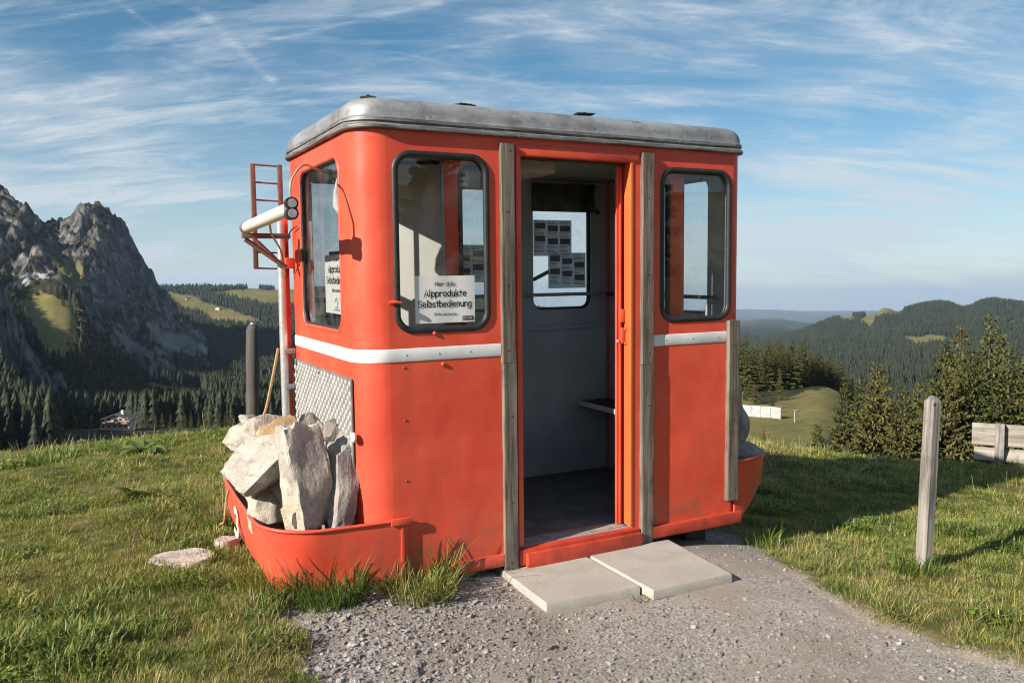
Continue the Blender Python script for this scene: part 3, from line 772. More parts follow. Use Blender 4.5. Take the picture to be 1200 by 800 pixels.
def stone_mat(name, light, dark, warm, layered=True):
    m, nt, out = new_mat(name); t = NT(nt)
    co = t.coords('Object')
    a = t.noise(co, 9, 7, .65); b = t.noise(co, 55, 5, .7); w = t.noise(co, 4.5, 4, .6)
    c = t.mix(t.ramp(a, .3, .7), dark, light)
    c = t.mix(t.math('MULTIPLY', t.ramp(b, .55, .72), .45), c, tuple(q * .6 for q in dark))
    c = t.mix(t.math('MULTIPLY', t.ramp(t.noise(co, 26, 4, .6), .60, .68), .5), c, (0.10, 0.095, 0.08))
    c = t.mix(t.math('MULTIPLY', t.ramp(w, .52, .70), .5), c, warm)
    lay = t.noise(t.coords('Object', (34, 7, 9), (0.5, 0.4, 0.6)), 1.0, 5, .65, 1.2)
    c = t.mix(t.math('MULTIPLY', t.ramp(lay, .56, .70), .32 if layered else .12), c, tuple(q * .45 for q in dark))
    h = t.math('ADD', t.math('ADD', a, t.math('MULTIPLY', b, .35)), t.math('MULTIPLY', lay, .5 if layered else .15))
    t.bsdf(out, c, .9, 0, t.bump(h, .75, .02), .25)
    return m
M_RED = red_paint()
M_GLASS = glass_mat()
M_INT = simple_mat('interior_paint', (0.40, 0.44, 0.47), .42, 0, .18, 3.0, .25, 40, .003)
M_CEIL = simple_mat('ceiling_board', (0.33, 0.33, 0.31), .7, 0, .2, 4)
M_CABINET = simple_mat('cabinet_paint', (0.60, 0.58, 0.53), .5, 0, .06, 3)
M_ROOF = roof_mat()
M_RUBBER = simple_mat('black_rubber', (0.022, 0.022, 0.023), .5, 0, .3, 20)
M_WHITE = simple_mat('white_strip_paint', (0.74, 0.74, 0.73), .45, 0, .12, 9, .2, 50, .002)
M_TREAD = simple_mat('aluminium_tread', (0.27, 0.265, 0.255), .45, .3, .3, 10)
M_TREADTOP = simple_mat('pale_tread_ridges', (0.52, 0.51, 0.49), .4, .25, .15, 10)  # ridges paler than the plate under them
M_GALV = simple_mat('galvanised_pipe', (0.60, 0.60, 0.59), .38, .55, .2, 14)
M_RUST = simple_mat('rusty_red_steel', (0.235, 0.090, 0.062), .8, 0, .5, 16, .4, 70, .003, dark=(0.14, 0.075, 0.06))
M_STEEL = simple_mat('grey_steel', (0.35, 0.35, 0.35), .45, .6, .3, 12)
M_DARKSTEEL = simple_mat('dark_steel', (0.05, 0.047, 0.045), .6, .3, .4, 15)
M_BATTEN = wood_mat('weathered_batten', (0.235, 0.20, 0.162), (0.085, 0.070, 0.056))
M_POST = wood_mat('weathered_post', (0.33, 0.305, 0.275), (0.10, 0.092, 0.085), 2, .9)
M_BENCH = wood_mat('weathered_bench', (0.35, 0.32, 0.275), (0.18, 0.16, 0.135), 0, .5)
M_CREAM = simple_mat('cream_plastic', (0.74, 0.70, 0.60), .4, 0, .1, 8)
M_CABLE = simple_mat('yellowed_cable', (0.52, 0.36, 0.19), .6, 0, .2, 12)
M_ROPE = simple_mat('tan_rope', (0.42, 0.28, 0.15), .9, 0, .3, 90, .6, 240, .003)
M_PAPER = simple_mat('paper', (0.74, 0.73, 0.70), .75, 0, .06, 9)
def thin_paper(name, col, trans):
    m, nt, out = new_mat(name); t = NT(nt)
    d = t.n('ShaderNodeBsdfDiffuse'); d.inputs[0].default_value = (*col, 1); tr = t.n('ShaderNodeBsdfTranslucent'); tr.inputs[0].default_value = (*col, 1)
    mx = t.n('ShaderNodeMixShader'); mx.inputs[0].default_value = trans
    t.l(d.outputs[0], mx.inputs[1]); t.l(tr.outputs[0], mx.inputs[2]); t.l(mx.outputs[0], out.inputs[0]); return m
M_NEWS = thin_paper('grey_newsprint', (0.86, 0.88, 0.90), .7)
M_NEWSPIC = thin_paper('printed_tone', (0.30, 0.31, 0.33), .5)
M_INK = simple_mat('black_ink', (0.02, 0.02, 0.022), .6, 0, .1, 5)
M_INKGREY = simple_mat('grey_ink', (0.16, 0.165, 0.17), .7, 0, .4, 30)
M_FLOOR = simple_mat('dusty_floor', (0.17, 0.16, 0.15), .9, 0, .35, 7, .4, 120, .002)
M_SILLWORN = simple_mat('worn_red_sill', (0.50, 0.060, 0.030), .5, 0, .3, 12, .3, 60, .003)
M_SUNLIT_JAMB = simple_mat('sunlit_red_jamb', (0.74, 0.135, 0.040), .4, 0, .12, 6)  # brighter, more orange copy of the red: sunlight put into the jamb colour
def concrete_mat():
    m, nt, out = new_mat('concrete_slab'); t = NT(nt); co = t.coords('Object')
    c = t.mix(t.ramp(t.noise(co, 5, 6, .65), .3, .7), (0.335, 0.31, 0.27), (0.43, 0.40, 0.355))
    c = t.mix(t.math('MULTIPLY', t.ramp(t.noise(co, 2.6, 5, .6), .5, .72), .45), c, (0.24, 0.215, 0.18))
    pits = t.ramp(t.noise(co, 75, 3, .5), .66, .72)
    c = t.mix(t.math('MULTIPLY', pits, .7), c, (0.13, 0.115, 0.095))
    c = t.mix(t.math('MULTIPLY', t.ramp(t.noise(co, 190, 2, .5), .55, .7), .3), c, (0.50, 0.47, 0.43))
    t.bsdf(out, c, .93, 0, t.bump(t.math('SUBTRACT', t.noise(co, 150, 5, .6), t.math('MULTIPLY', pits, .8)), .6, .003), .2)
    return m
M_CONC = concrete_mat()
M_STONES = [stone_mat('pale_limestone', (0.56, 0.52, 0.455), (0.32, 0.288, 0.242), (0.47, 0.35, 0.215)),
            stone_mat('grey_slate', (0.42, 0.40, 0.375), (0.22, 0.205, 0.19), (0.38, 0.28, 0.21)),
            stone_mat('tan_stone', (0.56, 0.40, 0.23), (0.38, 0.25, 0.13), (0.50, 0.42, 0.33)),
            stone_mat('dark_stone', (0.30, 0.275, 0.25), (0.15, 0.135, 0.12), (0.22, 0.18, 0.14))]

# ------------------------------------------------------------------ handwritten-style lettering (round monoline strokes)
def _arc(cx, cy, rx, ry, a0, a1, n=10):
    return [(cx + rx * cos(radians(a0 + (a1 - a0) * i / n)), cy + ry * sin(radians(a0 + (a1 - a0) * i / n))) for i in range(n + 1)]
GLY = {  # strokes in units of the x-height 1, width last
 'A': ([[(0, 0), (.55, 1.5), (1.0, 0)], [(.2, .5), (.85, .5)]], 1.0),
 'B': ([[(0, 0), (0, 1.5)] + _arc(.25, 1.15, .45, .35, 90, -90) + _arc(.25, .4, .55, .4, 90, -90) + [(0, 0)]], .85),
 'H': ([[(0, 0), (0, 1.5)], [(.85, 0), (.85, 1.5)], [(0, .75), (.85, .75)]], .9),
 'S': ([_arc(.45, 1.1, .42, .38, 40, 270) + _arc(.45, .36, .45, .36, 90, -150)], .9),
 'a': ([_arc(.4, .5, .4, .5, 0, 360, 14), [(.8, 1), (.8, 0)]], .85),
 'b': ([[(0, 1.55), (0, 0)], _arc(.4, .5, .4, .5, 180, -180, 14)], .8),
 'd': ([_arc(.4, .5, .4, .5, 0, 360, 14), [(.8, 1.55), (.8, 0)]], .85),
 'e': ([[(0.02, .52), (.78, .55)] + _arc(.4, .5, .4, .5, 10, 310, 14)], .8),
 'g': ([_arc(.4, .5, .4, .5, 0, 360, 14), [(.8, 1), (.8, -.2)] + _arc(.4, -.2, .4, .35, 0, -160)], .85),
 'i': ([[(.1, 0), (.1, 1)], [(.1, 1.35), (.1, 1.42)]], .2),
 'k': ([[(0, 0), (0, 1.55)], [(.65, 1), (0, .42)], [(.2, .58), (.7, 0)]], .7),
 'l': ([[(.1, 0), (.1, 1.55)]], .2),
 'n': ([[(0, 0), (0, 1)], [(0, .6)] + _arc(.36, .62, .36, .38, 160, 0) + [(.72, 0)]], .75),
 'o': ([_arc(.4, .5, .4, .5, 0, 360, 14)], .8),
 'p': ([[(0, 1), (0, -.5)], _arc(.4, .5, .4, .5, 180, -180, 14)], .8),
 'r': ([[(0, 0), (0, 1)], [(0, .6)] + _arc(.36, .6, .36, .38, 160, 40)], .6),
 's': ([_arc(.32, .74, .3, .24, 40, 270, 8) + _arc(.32, .25, .33, .25, 90, -150, 8)], .62),
 't': ([[(.3, 1.4), (.3, 0)], [(0, .98), (.62, .98)]], .62),
 'u': ([[(0, 1), (0, .38)] + _arc(.36, .38, .36, .38, 180, 360) + [(.72, 1)], [(.72, .5), (.72, 0)]], .75),
 ':': ([[(.1, .2), (.1, .26)], [(.1, .8), (.1, .86)]], .2),
 '3': ([_arc(.35, 1.1, .38, .36, 140, -90) + _arc(.35, .37, .42, .37, 90, -140)], .8),
 ' ': ([], .5),
}
def stroke_bm(bm, pts, w, M):
    """ribbon with round ends in the local XY plane"""
    pts = [Vector((x, y, 0)) for x, y in pts]
    if len(pts) < 2: return
    L_, R_ = [], []
    for i, p in enumerate(pts):
        d = (pts[min(i + 1, len(pts) - 1)] - pts[max(i - 1, 0)])
        d = d.normalized() if d.length > 1e-9 else Vector((1, 0, 0))
        n = Vector((-d.y, d.x, 0)) * w / 2
        if i == 0: p = p - d * w * .4
        if i == len(pts) - 1: p = p + d * w * .4
        L_.append(bm.verts.new(M @ (p + n))); R_.append(bm.verts.new(M @ (p - n)))
    for i in range(len(pts) - 1):
        bm.faces.new((L_[i], R_[i], R_[i + 1], L_[i + 1]))
def text_width(s, h): return sum((GLY[c][1] + .28) * h for c in s) - .28 * h
def text_bm(bm, s, cx, y, h, w, M, stretch=1.0):
    """centred line of lettering, x-height h"""
    x = cx - text_width(s, h) * stretch / 2
    for c in s:
        for st in GLY[c][0]: stroke_bm(bm, [(x + q[0] * h * stretch, y + q[1] * h) for q in st], w, M)
        x += (GLY[c][1] + .28) * h * stretch

# ------------------------------------------------------------------ the old cable-car cabin (own frame, root at its base)
CL, CD, CH = 2.21, 1.31, 2.0
cabin = empty('cable_car_cabin', label='old red cable car cabin with grey metal roof and open doorway', cat='cabin')
cabin.matrix_world = CAB
RL, RR = 0.145, 0.075                       # corner radii, left and right
# --- outer skin
W1 = rrect(.185, .635, 1.105, 1.895, .075); W2 = rrect(1.655, 2.115, 1.10, 1.89, .075)
DOOR = (.785, 1.47, .01, 1.945)
DH = rrect(*DOOR, 0.0)
def wall(name, outer, holes, th, M, mat, parent=cabin, bev=0.0, **k):
    return mesh_obj(name, placed(plate(outer, holes, th, bev), M), mat, parent, smooth=30, **k)
front = wall('front_wall', rrect(RL, CL - RR, -.055, 1.995, 0), [W1, DH, W2], .016, FRONT(.008), M_RED)
EW = rrect(.245, .965, 1.105, 1.895, .075)
def end_outer(): return rrect(RL, CD - RL, -.055, 1.995, 0)
end_l = wall('end_wall', end_outer(), [EW], .016, SIDE(.008), M_RED, label='sunlit red end wall with a tall window')
end_r = wall('end_wall', rrect(RR, CD - RR, -.055, 1.995, 0), [EW], .016, SIDE(CL - .008), M_RED)
B1 = rrect(.075, .42, 1.11, 1.90, .07); B2 = rrect(1.05, 1.43, 1.11, 1.90, .07); B3 = rrect(1.585, 2.035, 1.11, 1.90, .07)
back = wall('back_wall', rrect(RL, CL - RR, -.055, 1.995, 0), [B1, B2, B3], .016, FRONT(CD - .008), M_RED)
def corner(name, cx, cy, r, a0, z0, z1, mat, off=0.0, n=12, rows=14):
    bm = bmesh.new(); g = []
    for j in range(rows + 1):
        z = z0 + (z1 - z0) * j / rows
        o = [bm.verts.new((cx + (r + off) * cos(a0 + pi / 2 * i / n), cy + (r + off) * sin(a0 + pi / 2 * i / n), z)) for i in range(n + 1)]
        q = [bm.verts.new((cx + (r + off - .014) * cos(a0 + pi / 2 * i / n), cy + (r + off - .014) * sin(a0 + pi / 2 * i / n), z)) for i in range(n + 1)]
        g.append((o, q))
    for j in range(rows):
        for i in range(n):
            bm.faces.new((g[j][0][i], g[j][0][i + 1], g[j + 1][0][i + 1], g[j + 1][0][i]))
            bm.faces.new((g[j][1][i], g[j + 1][1][i], g[j + 1][1][i + 1], g[j][1][i + 1]))
    for k in (0, rows):
        for i in range(n): bm.faces.new((g[k][0][i], g[k][1][i], g[k][1][i + 1], g[k][0][i + 1]))
    return mesh_obj(name, from_bm(bm, name), mat, cabin, smooth=50)
corner('corner_panel', RL, RL, RL, pi, -.055, 1.995, M_RED)
corner('corner_panel', RL, CD - RL, RL, pi / 2, -.055, 1.995, M_RED)
corner('corner_panel', CL - RR, RR, RR, 1.5 * pi, -.055, 1.995, M_RED)
corner('corner_panel', CL - RR, CD - RR, RR, 0, -.055, 1.995, M_RED)
# --- inner lining
iw = .012
wall('lining', rrect(.11, CL - .06, .0, 1.96, 0), [W1, DH, W2], iw, FRONT(.032), M_INT)
wall('lining', rrect(.06, CL - .05, .0, 1.96, 0), [B1, B2, B3], iw, FRONT(CD - .032), M_INT)
wall('lining', rrect(.11, CD - .11, .0, 1.96, 0), [EW], iw, SIDE(.034), M_INT)
wall('lining', rrect(.06, CD - .06, .0, 1.96, 0), [EW], iw, SIDE(CL - .034), M_INT)
box('floor', (.07, .04, -.035), (CL - .05, CD - .07, .004), M_FLOOR, cabin)
box('ceiling', (.075, .05, 1.962), (CL - .05, CD - .075, 1.985), M_CEIL, cabin)
box('ceiling_panel', (.72, .18, 1.86), (1.12, 1.1, 1.958), M_CEIL, cabin, .02)
box('wall_moulding', (.06, CD - .052, .975), (CL - .06, CD - .0385, 1.005), M_INT, cabin, .004)
# --- bottom flange
def sweep_front(name, path, prof, mat, parent=cabin, closed=False, **k):
    """sweep a profile (outward offset, z) along a plan path; the outside is on the right-hand side of travel"""
    bm = bmesh.new(); rows = []
    P_ = [Vector((x, y, 0)) for x, y in path]
    for i, p in enumerate(P_):
        a = P_[max(i - 1, 0)]; b = P_[min(i + 1, len(P_) - 1)]
        d = (b - a).normalized(); n = Vector((d.y, -d.x, 0))
        rows.append([bm.verts.new((p.x + n.x * o, p.y + n.y * o, z)) for o, z in prof])
    m_ = len(prof)
    for i in range(len(rows) - 1):
        for j in range(m_):
            bm.faces.new((rows[i][j], rows[i][(j + 1) % m_], rows[i + 1][(j + 1) % m_], rows[i + 1][j]))
    bm.faces.new(rows[0]); bm.faces.new(rows[-1][::-1])
    return mesh_obj(name, from_bm(bm, name), mat, parent, smooth=35, **k)
def arc_pts(cx, cy, r, a0, a1, n=10): return [(cx + r * cos(a0 + (a1 - a0) * i / n), cy + r * sin(a0 + (a1 - a0) * i / n)) for i in range(n + 1)]
left_path = [(0, 1.17), (0, .8), (0, .4)] + arc_pts(RL, RL, RL, pi, 1.5 * pi) + [(.4, 0), (.699, 0)]
right_path = [(1.588, 0), (1.8, 0)] + arc_pts(CL - RR, RR, RR, 1.5 * pi, 2 * pi, 6) + [(CL, .5), (CL, 1.17)]
fl = [(0, -.06), (.014, -.06), (.016, -.055), (.016, -.004), (.014, 0), (0, 0)]
sweep_front('bottom_flange', [(.42, 0), (.699, 0)], fl, M_RED)
sweep_front('bottom_flange', [(1.588, 0), (1.9, 0), (CL - .06, 0), (CL - .01, 0)], [(0, -.062), (.026, -.062), (.028, -.056), (.028, -.006), (.026, 0), (0, 0)], M_SILLWORN)
# --- white rubbing strips
st = [(.001, .966), (.003, .967), (.0055, .974), (.006, .996), (.0055, 1.018), (.003, 1.025), (.001, 1.026)]
sweep_front('rubbing_strip', left_path, st, M_WHITE)
sweep_front('rubbing_strip', right_path, st, M_WHITE)
def rivet(name, p, n, r, mat, parent=cabin):
    bm = bmesh.new()
    n = Vector(n).normalized(); q = n.to_track_quat('Z', 'Y').to_matrix().to_4x4()
    bmesh.ops.create_uvsphere(bm, u_segments=8, v_segments=6, radius=r, matrix=Matrix.Translation(p) @ q @ Matrix.Diagonal((1, 1, .55, 1)))
    return mesh_obj(name, from_bm(bm, name), mat, parent, smooth=60)
for x in (.22, .38, .54): rivet('screw', (x, -.0055, .996), (0, -1, 0), .0045, M_STEEL)
for x in (1.68, 1.86, 2.04): rivet('screw', (x, -.0055, .996), (0, -1, 0), .0045, M_STEEL)
# --- riveted edge strip left of the front panel and bolts on it
for z in (.94, .70, .42, .16): rivet('bolt', (.21, -.001, z), (0, -1, 0), .006, M_RUST)
for x, z in ((.165, 1.235), (.40, .945), (.36, 1.09)): rivet('bolt', (x, -.004, z), (0, -1, 0), .011, M_RED)
tube('window_catch', [(.145, -.006, 1.235), (.175, -.016, 1.236), (.20, -.012, 1.232)], .007, M_RED, cabin)

# --- windows: rubber gasket with its pane
def window(loop, M, pane_in, both=True, rad=.017):
    g = ring_tube('window_gasket', loop, M, rad, M_RUBBER, cabin, 8, .9)
    pn = mesh_obj('pane', placed(plate(loop, [], .004), M @ Matrix.Translation((0, 0, pane_in))), M_GLASS, g)
    return g
for lp in (W1, W2): window(lp, FRONT(.006), .012)
for lp in (B1, B2, B3): window(lp, FRONT(CD - .006), -.012)
window(EW, SIDE(.007), .012, rad=.009); window(EW, SIDE(CL - .006), -.012)
# sheet-metal lip round the recessed end window
ring_tube('window_lip', rrect(.234, .976, 1.094, 1.906, .082), SIDE(-.001), .010, M_RED, cabin, 8, .6)
# upper part of one back window hidden by a rolled blind
box('window_blind', (1.572, CD - .062, 1.755), (2.05, CD - .048, 1.935), simple_mat('dull_blind', (0.07, 0.075, 0.075), .35, 0, .5, 9), cabin, .004)
tube('blind_bracket', bezier_pts([(2.02, CD - .09, 1.93), (1.98, CD - .1, 1.86), (1.99, CD - .1, 1.80), (2.06, CD - .09, 1.75)], 8), .016, M_DARKSTEEL, cabin)
# --- rails, shelf and board inside, and an added box that blocks the sun
tube('hand_rail', [(.09, CD - .085, 1.212), (CL - .12, CD - .085, 1.212)], .012, M_STEEL, cabin, 10)
tube('hand_rail', [(CL - .09, .10, 1.208), (CL - .09, CD - .1, 1.208)], .012, M_DARKSTEEL, cabin, 10)
box('shelf', (1.93, .52, .465), (CL - .045, CD - .045, .485), simple_mat('dark_shelf', (0.05, 0.045, 0.04), .6), cabin, .004)
box('shelf_edge', (1.915, .52, .455), (1.9275, CD - .045, .488), M_WHITE, cabin, .003)
box('sun_block_box', (.37, .84, .01), (.75, CD - .06, 1.93), M_INT, cabin, .012)  # added box that keeps stray sun off the back wall
box('inner_board', (.30, .70, .012), (.80, .725, 1.94), M_CABINET, cabin, .004, rot=Matrix.Rotation(radians(-26), 3, 'Z'))

# --- doorway: jambs, head, sill, two sliding leaves pushed aside
box('door_jamb', (.7885, -.004, .02), (.815, .052, 1.945), M_RED, cabin, .003)
box('door_jamb', (1.452, -.004, .02), (1.468, .056, 1.945), M_SUNLIT_JAMB, cabin, .003)
box('door_head', (.79, -.006, 1.915), (1.505, .045, 1.965), M_RED, cabin, .006)
box('door_track', (.42, .045, 1.905), (1.90, .075, 1.95), M_DARKSTEEL, cabin, .004)
sill_front = box('door_sill', (.815, -.045, -.085), (1.503, -.018, -.012), M_SILLWORN, cabin, .005)
box('sill_step', (.78, -.019, -.075), (1.503, .046, .006), M_SILLWORN, cabin, .006)
box('sill_plate', (.80, .045, .004), (1.46, .135, .012), simple_mat('worn_sill_plate', (0.36, 0.33, 0.29), .8, .1, .4, 22), cabin, .002)
def leaf(x0, x1, stile_l, stile_r, y):
    o = rrect(x0, x1, .015, 1.91, .004); h = rrect(x0 + stile_l, x1 - stile_r, 1.10, 1.86, .05)
    d = mesh_obj('door_leaf', placed(plate(o, [h], .014, .003), FRONT(y)), M_RED, cabin, smooth=30)
    g = ring_tube('leaf_gasket', h, FRONT(y), .014, M_RUBBER, d, 8, 1.2)
    mesh_obj('leaf_pane', placed(plate(h, [], .004), FRONT(y)), M_GLASS, d)
    return d
lf1 = leaf(.452, .825, .082, .07, .085)
box('leaf_edge', (.440, .0765, .02), (.4515, .0935, 1.905), M_STEEL, lf1, .002)
lf2 = leaf(1.426, 1.862, .060, .105, .085)
# ribs and hinge hardware on the leaf edge that shows in the doorway
box('leaf_edge', (1.420, .0765, .02), (1.4255, .0935, 1.905), M_RED, lf2, .003)
box('leaf_rib', (1.434, .068, .02), (1.446, .0775, 1.90), M_RED, lf2, .004)
box('leaf_rib', (1.4495, .071, .02), (1.4515, .0775, 1.90), M_RED, lf2, .001)
lk = box('door_lock', (1.424, .044, 1.095), (1.450, .0675, 1.165), M_RED, lf2, .006)
box('door_handle', (1.426, .040, .985), (1.450, .0675, 1.07), M_RED, lf2, .008)
for z in (1.06, .985): rivet('handle_screw', (1.449, .036, z), (0, -1, 0), .011, M_RED, lf2)
tube('lock_pin', [(1.424, .06, 1.00), (1.410, .055, 1.0)], .009, M_STEEL, lf2)
# --- weathered wooden battens screwed to the front
def batten(x0, x1, z0, z1, y0=-.022, name='wooden_batten', seed=0):
    bm = bmesh.new(); rnd = random.Random(seed); n = 14
    rows = []
    for i in range(n + 1):
        z = z0 + (z1 - z0) * i / n
        a = x0 + rnd.uniform(-.0015, .0015); b = x1 + rnd.uniform(-.0015, .0015)
        rows.append([bm.verts.new(q) for q in ((a, y0 + .002, z), (a + .003, y0, z), (b - .003, y0, z), (b, y0 + .002, z), (b, -.0005, z), (a, -.0005, z))])
    for i in range(n):
        for j in range(6): bm.faces.new((rows[i][j], rows[i][(j + 1) % 6], rows[i + 1][(j + 1) % 6], rows[i + 1][j]))
    bm.faces.new(rows[0]); bm.faces.new(rows[-1][::-1])
    o = mesh_obj(name, from_bm(bm, name), M_BATTEN, cabin, smooth=30)
    zz = z0 + .06
    while zz < z1 - .02:
        rivet('nail_head', ((x0 + x1) / 2 + rnd.uniform(-.015, .015), y0 - .0005, zz), (0, -1, 0), .004, M_DARKSTEEL, o)
        zz += rnd.uniform(.28, .42)
    return o
batten(.701, .772, .933, 1.965, -.024, seed=1); batten(.702, .774, -.105, .931, -.025, seed=2)
batten(1.514, 1.586, .875, 1.965, -.024, seed=3); batten(1.513, 1.586, -.095, .873, -.026, seed=4)
batten(2.098, 2.172, .075, 1.085, -.030, seed=5)

# --- roof: pressed metal with a rounded edge and a trim lip
def roof_mesh():
    bm = bmesh.new(); n = 10
    def ring(inset, z):
        x0, x1, y0, y1 = -.022 + inset, CL + .024 + inset * -1, -.022 + inset, CD + .022 - inset
        rl = max(RL + .02 - inset * .9, .03); rr = max(RR + .02 - inset * .6, .02)
        lp = rrect(x0, x1, y0, y1, (rl, rr, rr, rl), n)
        # slight camber over the length and depth
        return [bm.verts.new((x, y, z + (0.030 * (1 - ((y - CD / 2) / (CD / 2)) ** 2) * max(0, 1 - ((x - CL / 2) / (CL / 2)) ** 4) if z > 2.09 else 0))) for x, y in lp]
    prof = [(.025, 1.9955), (.002, 1.9955), (-.003, 2.0), (-.003, 2.012), (.002, 2.017), (.010, 2.020), (.010, 2.026), (.003, 2.030), (.003, 2.044), (.008, 2.048), (.012, 2.053),
            (.013, 2.075), (.019, 2.095), (.032, 2.113), (.052, 2.127), (.08, 2.136), (.16, 2.143), (.30, 2.148), (.45, 2.15), (.60, 2.152)]
    rings = [ring(a, z) for a, z in prof]
    for i in range(len(rings) - 1):
        L_ = len(rings[i])
        for j in range(L_): bm.faces.new((rings[i][j], rings[i][(j + 1) % L_], rings[i + 1][(j + 1) % L_], rings[i + 1][j]))
    bm.faces.new(rings[-1]); bm.faces.new(rings[0][::-1])
    return from_bm(bm, 'roof')
roof = mesh_obj('roof', roof_mesh(), M_ROOF, cabin, smooth=40)
def lug(p, s, seed):
    bm = bmesh.new(); rnd = random.Random(seed)
    bm_box(bm, p, s, Matrix.Rotation(rnd.uniform(-.3, .3), 3, 'Z'), .003)
    bm_box(bm, (p[0] + s[0] * .1, p[1], p[2] + s[2] * .7), (s[0] * .5, s[1] * .5, s[2] * .8), None, .002)
    bm_tube(bm, [(p[0], p[1], p[2]), (p[0], p[1], p[2] + s[2] * 1.5)], s[1] * .18, 6)
    return mesh_obj('roof_lug', from_bm(bm, 'roof_lug'), M_DARKSTEEL, roof, smooth=30)
lug((.10, .09, 2.138), (.07, .05, .010), 1); lug((.60, .16, 2.160), (.10, .06, .006), 2); lug((1.25, .12, 2.160), (.10, .06, .006), 3)

# --- end aprons: curved sheet bumpers at both ends that hold the stones
def apron(name, path, z_rim, z_bot, taper, mat, thick=.012, rows=8, knee=0.0, pw=2.2):
    """curved sheet, upright above and drawn inwards towards the bottom"""
    bm = bmesh.new(); P_ = [Vector((x, y, 0)) for x, y in path]; g = []
    for i, p in enumerate(P_):
        a = P_[max(i - 1, 0)]; b = P_[min(i + 1, len(P_) - 1)]; d = (b - a).normalized(); n = Vector((d.y, -d.x, 0))
        zr = z_rim(i / (len(P_) - 1)) if callable(z_rim) else z_rim
        o = []; q = []
        for j in range(rows + 1):
            t = j / rows; ins = (taper(p) if callable(taper) else taper) * (max(0, t - knee) / (1 - knee)) ** pw
            zb = z_bot(p) if callable(z_bot) else z_bot
            z = zr + (zb - zr) * t
            o.append(bm.verts.new((p.x - n.x * ins, p.y - n.y * ins, z))); q.append(bm.verts.new((p.x - n.x * (ins + thick), p.y - n.y * (ins + thick), z)))
        g.append((o, q))
    for i in range(len(g) - 1):
        for j in range(rows):
            bm.faces.new((g[i][0][j], g[i][0][j + 1], g[i + 1][0][j + 1], g[i + 1][0][j])); bm.faces.new((g[i][1][j], g[i + 1][1][j], g[i + 1][1][j + 1], g[i][1][j + 1]))
        bm.faces.new((g[i][0][0], g[i + 1][0][0], g[i + 1][1][0], g[i][1][0])); bm.faces.new((g[i][0][-1], g[i][1][-1], g[i + 1][1][-1], g[i + 1][0][-1]))
    for k in (0, -1):
        for j in range(rows): bm.faces.new((g[k][0][j], g[k][1][j], g[k][1][j + 1], g[k][0][j + 1]))
    return mesh_obj(name, from_bm(bm, name), mat, cabin, smooth=50)
apL = [(-.02, CD - .02), (-.2, CD - .03)] + arc_pts(-.25, CD - .20, .17, pi / 2, pi, 8) + [(-.425, .9), (-.43, .7), (-.43, .5)] + arc_pts(-.18, .245, .25, pi, 1.5 * pi, 14) + [(-.1, -.008), (.0, -.012), (.12, -.014), (.205, -.014)]
ap_l = apron('end_apron', apL, lambda t: .272 - .03 * t, -.14, lambda p: .12 * min(1, max(0, (-.02 - p.x) / .22)), M_RED)
tb = bmesh.new()
bm_tube(tb, [(x + 0, y - 0, .275 - .03 * i / (len(apL) - 1)) for i, (x, y) in enumerate(apL)], .009, 8)
mesh_obj('apron_rim', from_bm(tb, 'apron_rim'), M_RED, ap_l, smooth=50)
box('apron_strap', (.125, -.026, .226), (.225, -.0145, .258), M_RED, ap_l, .003)
for z in (.2, .1, .02): rivet('bolt', (.18, -.016, z), (0, -1, 0), .007, M_RUST, ap_l)
box('apron_seam', (.172, -.0195, -.10), (.188, -.0142, .225), M_RED, ap_l, .002)
apR = [(CL - .05, -.016), (CL - .0, -.014), (CL + .07, -.004), (CL + .14, .016), (CL + .20, .045)] + arc_pts(CL + .17, .15, .11, -pi * .33, 0, 6)[1:] + [(CL + .285, .4), (CL + .285, .9)] + arc_pts(CL + .125, CD - .2, .16, 0, pi / 2, 6) + [(CL + .0, CD - .03)]
ap_r = apron('end_apron', apR, .285, lambda p: -.06 + .165 * min(1, max(0, (p.x - CL + .03) / .22)), lambda p: .012 * min(1, max(0, (p.x - CL) / .25)), M_RED, knee=.3, pw=1.0)
tb = bmesh.new(); bm_tube(tb, [(x, y, .287) for x, y in apR], .008, 8)
mesh_obj('apron_rim', from_bm(tb, 'apron_rim'), M_RED, ap_r, smooth=50)
box('apron_floor', (-.36, .08, -.10), (-.01, CD - .1, -.085), M_RED, ap_l, .003)
box('apron_floor', (CL + .01, .18, .10), (CL + .2, CD - .2, .11), M_RED, ap_r, .003)
# the figure 3 painted on the left apron
bm = bmesh.new()
M3 = Matrix(((0, 0, -1, -.434), (-1, 0, 0, .70), (0, 1, 0, .075), (0, 0, 0, 1)))
for s_ in GLY['3'][0]: stroke_bm(bm, [(q[0] * .125 - .05, q[1] * .085) for q in s_], .034, M3)
mesh_obj('painted_number', from_bm(bm, 'painted_number'), M_WHITE, ap_l)

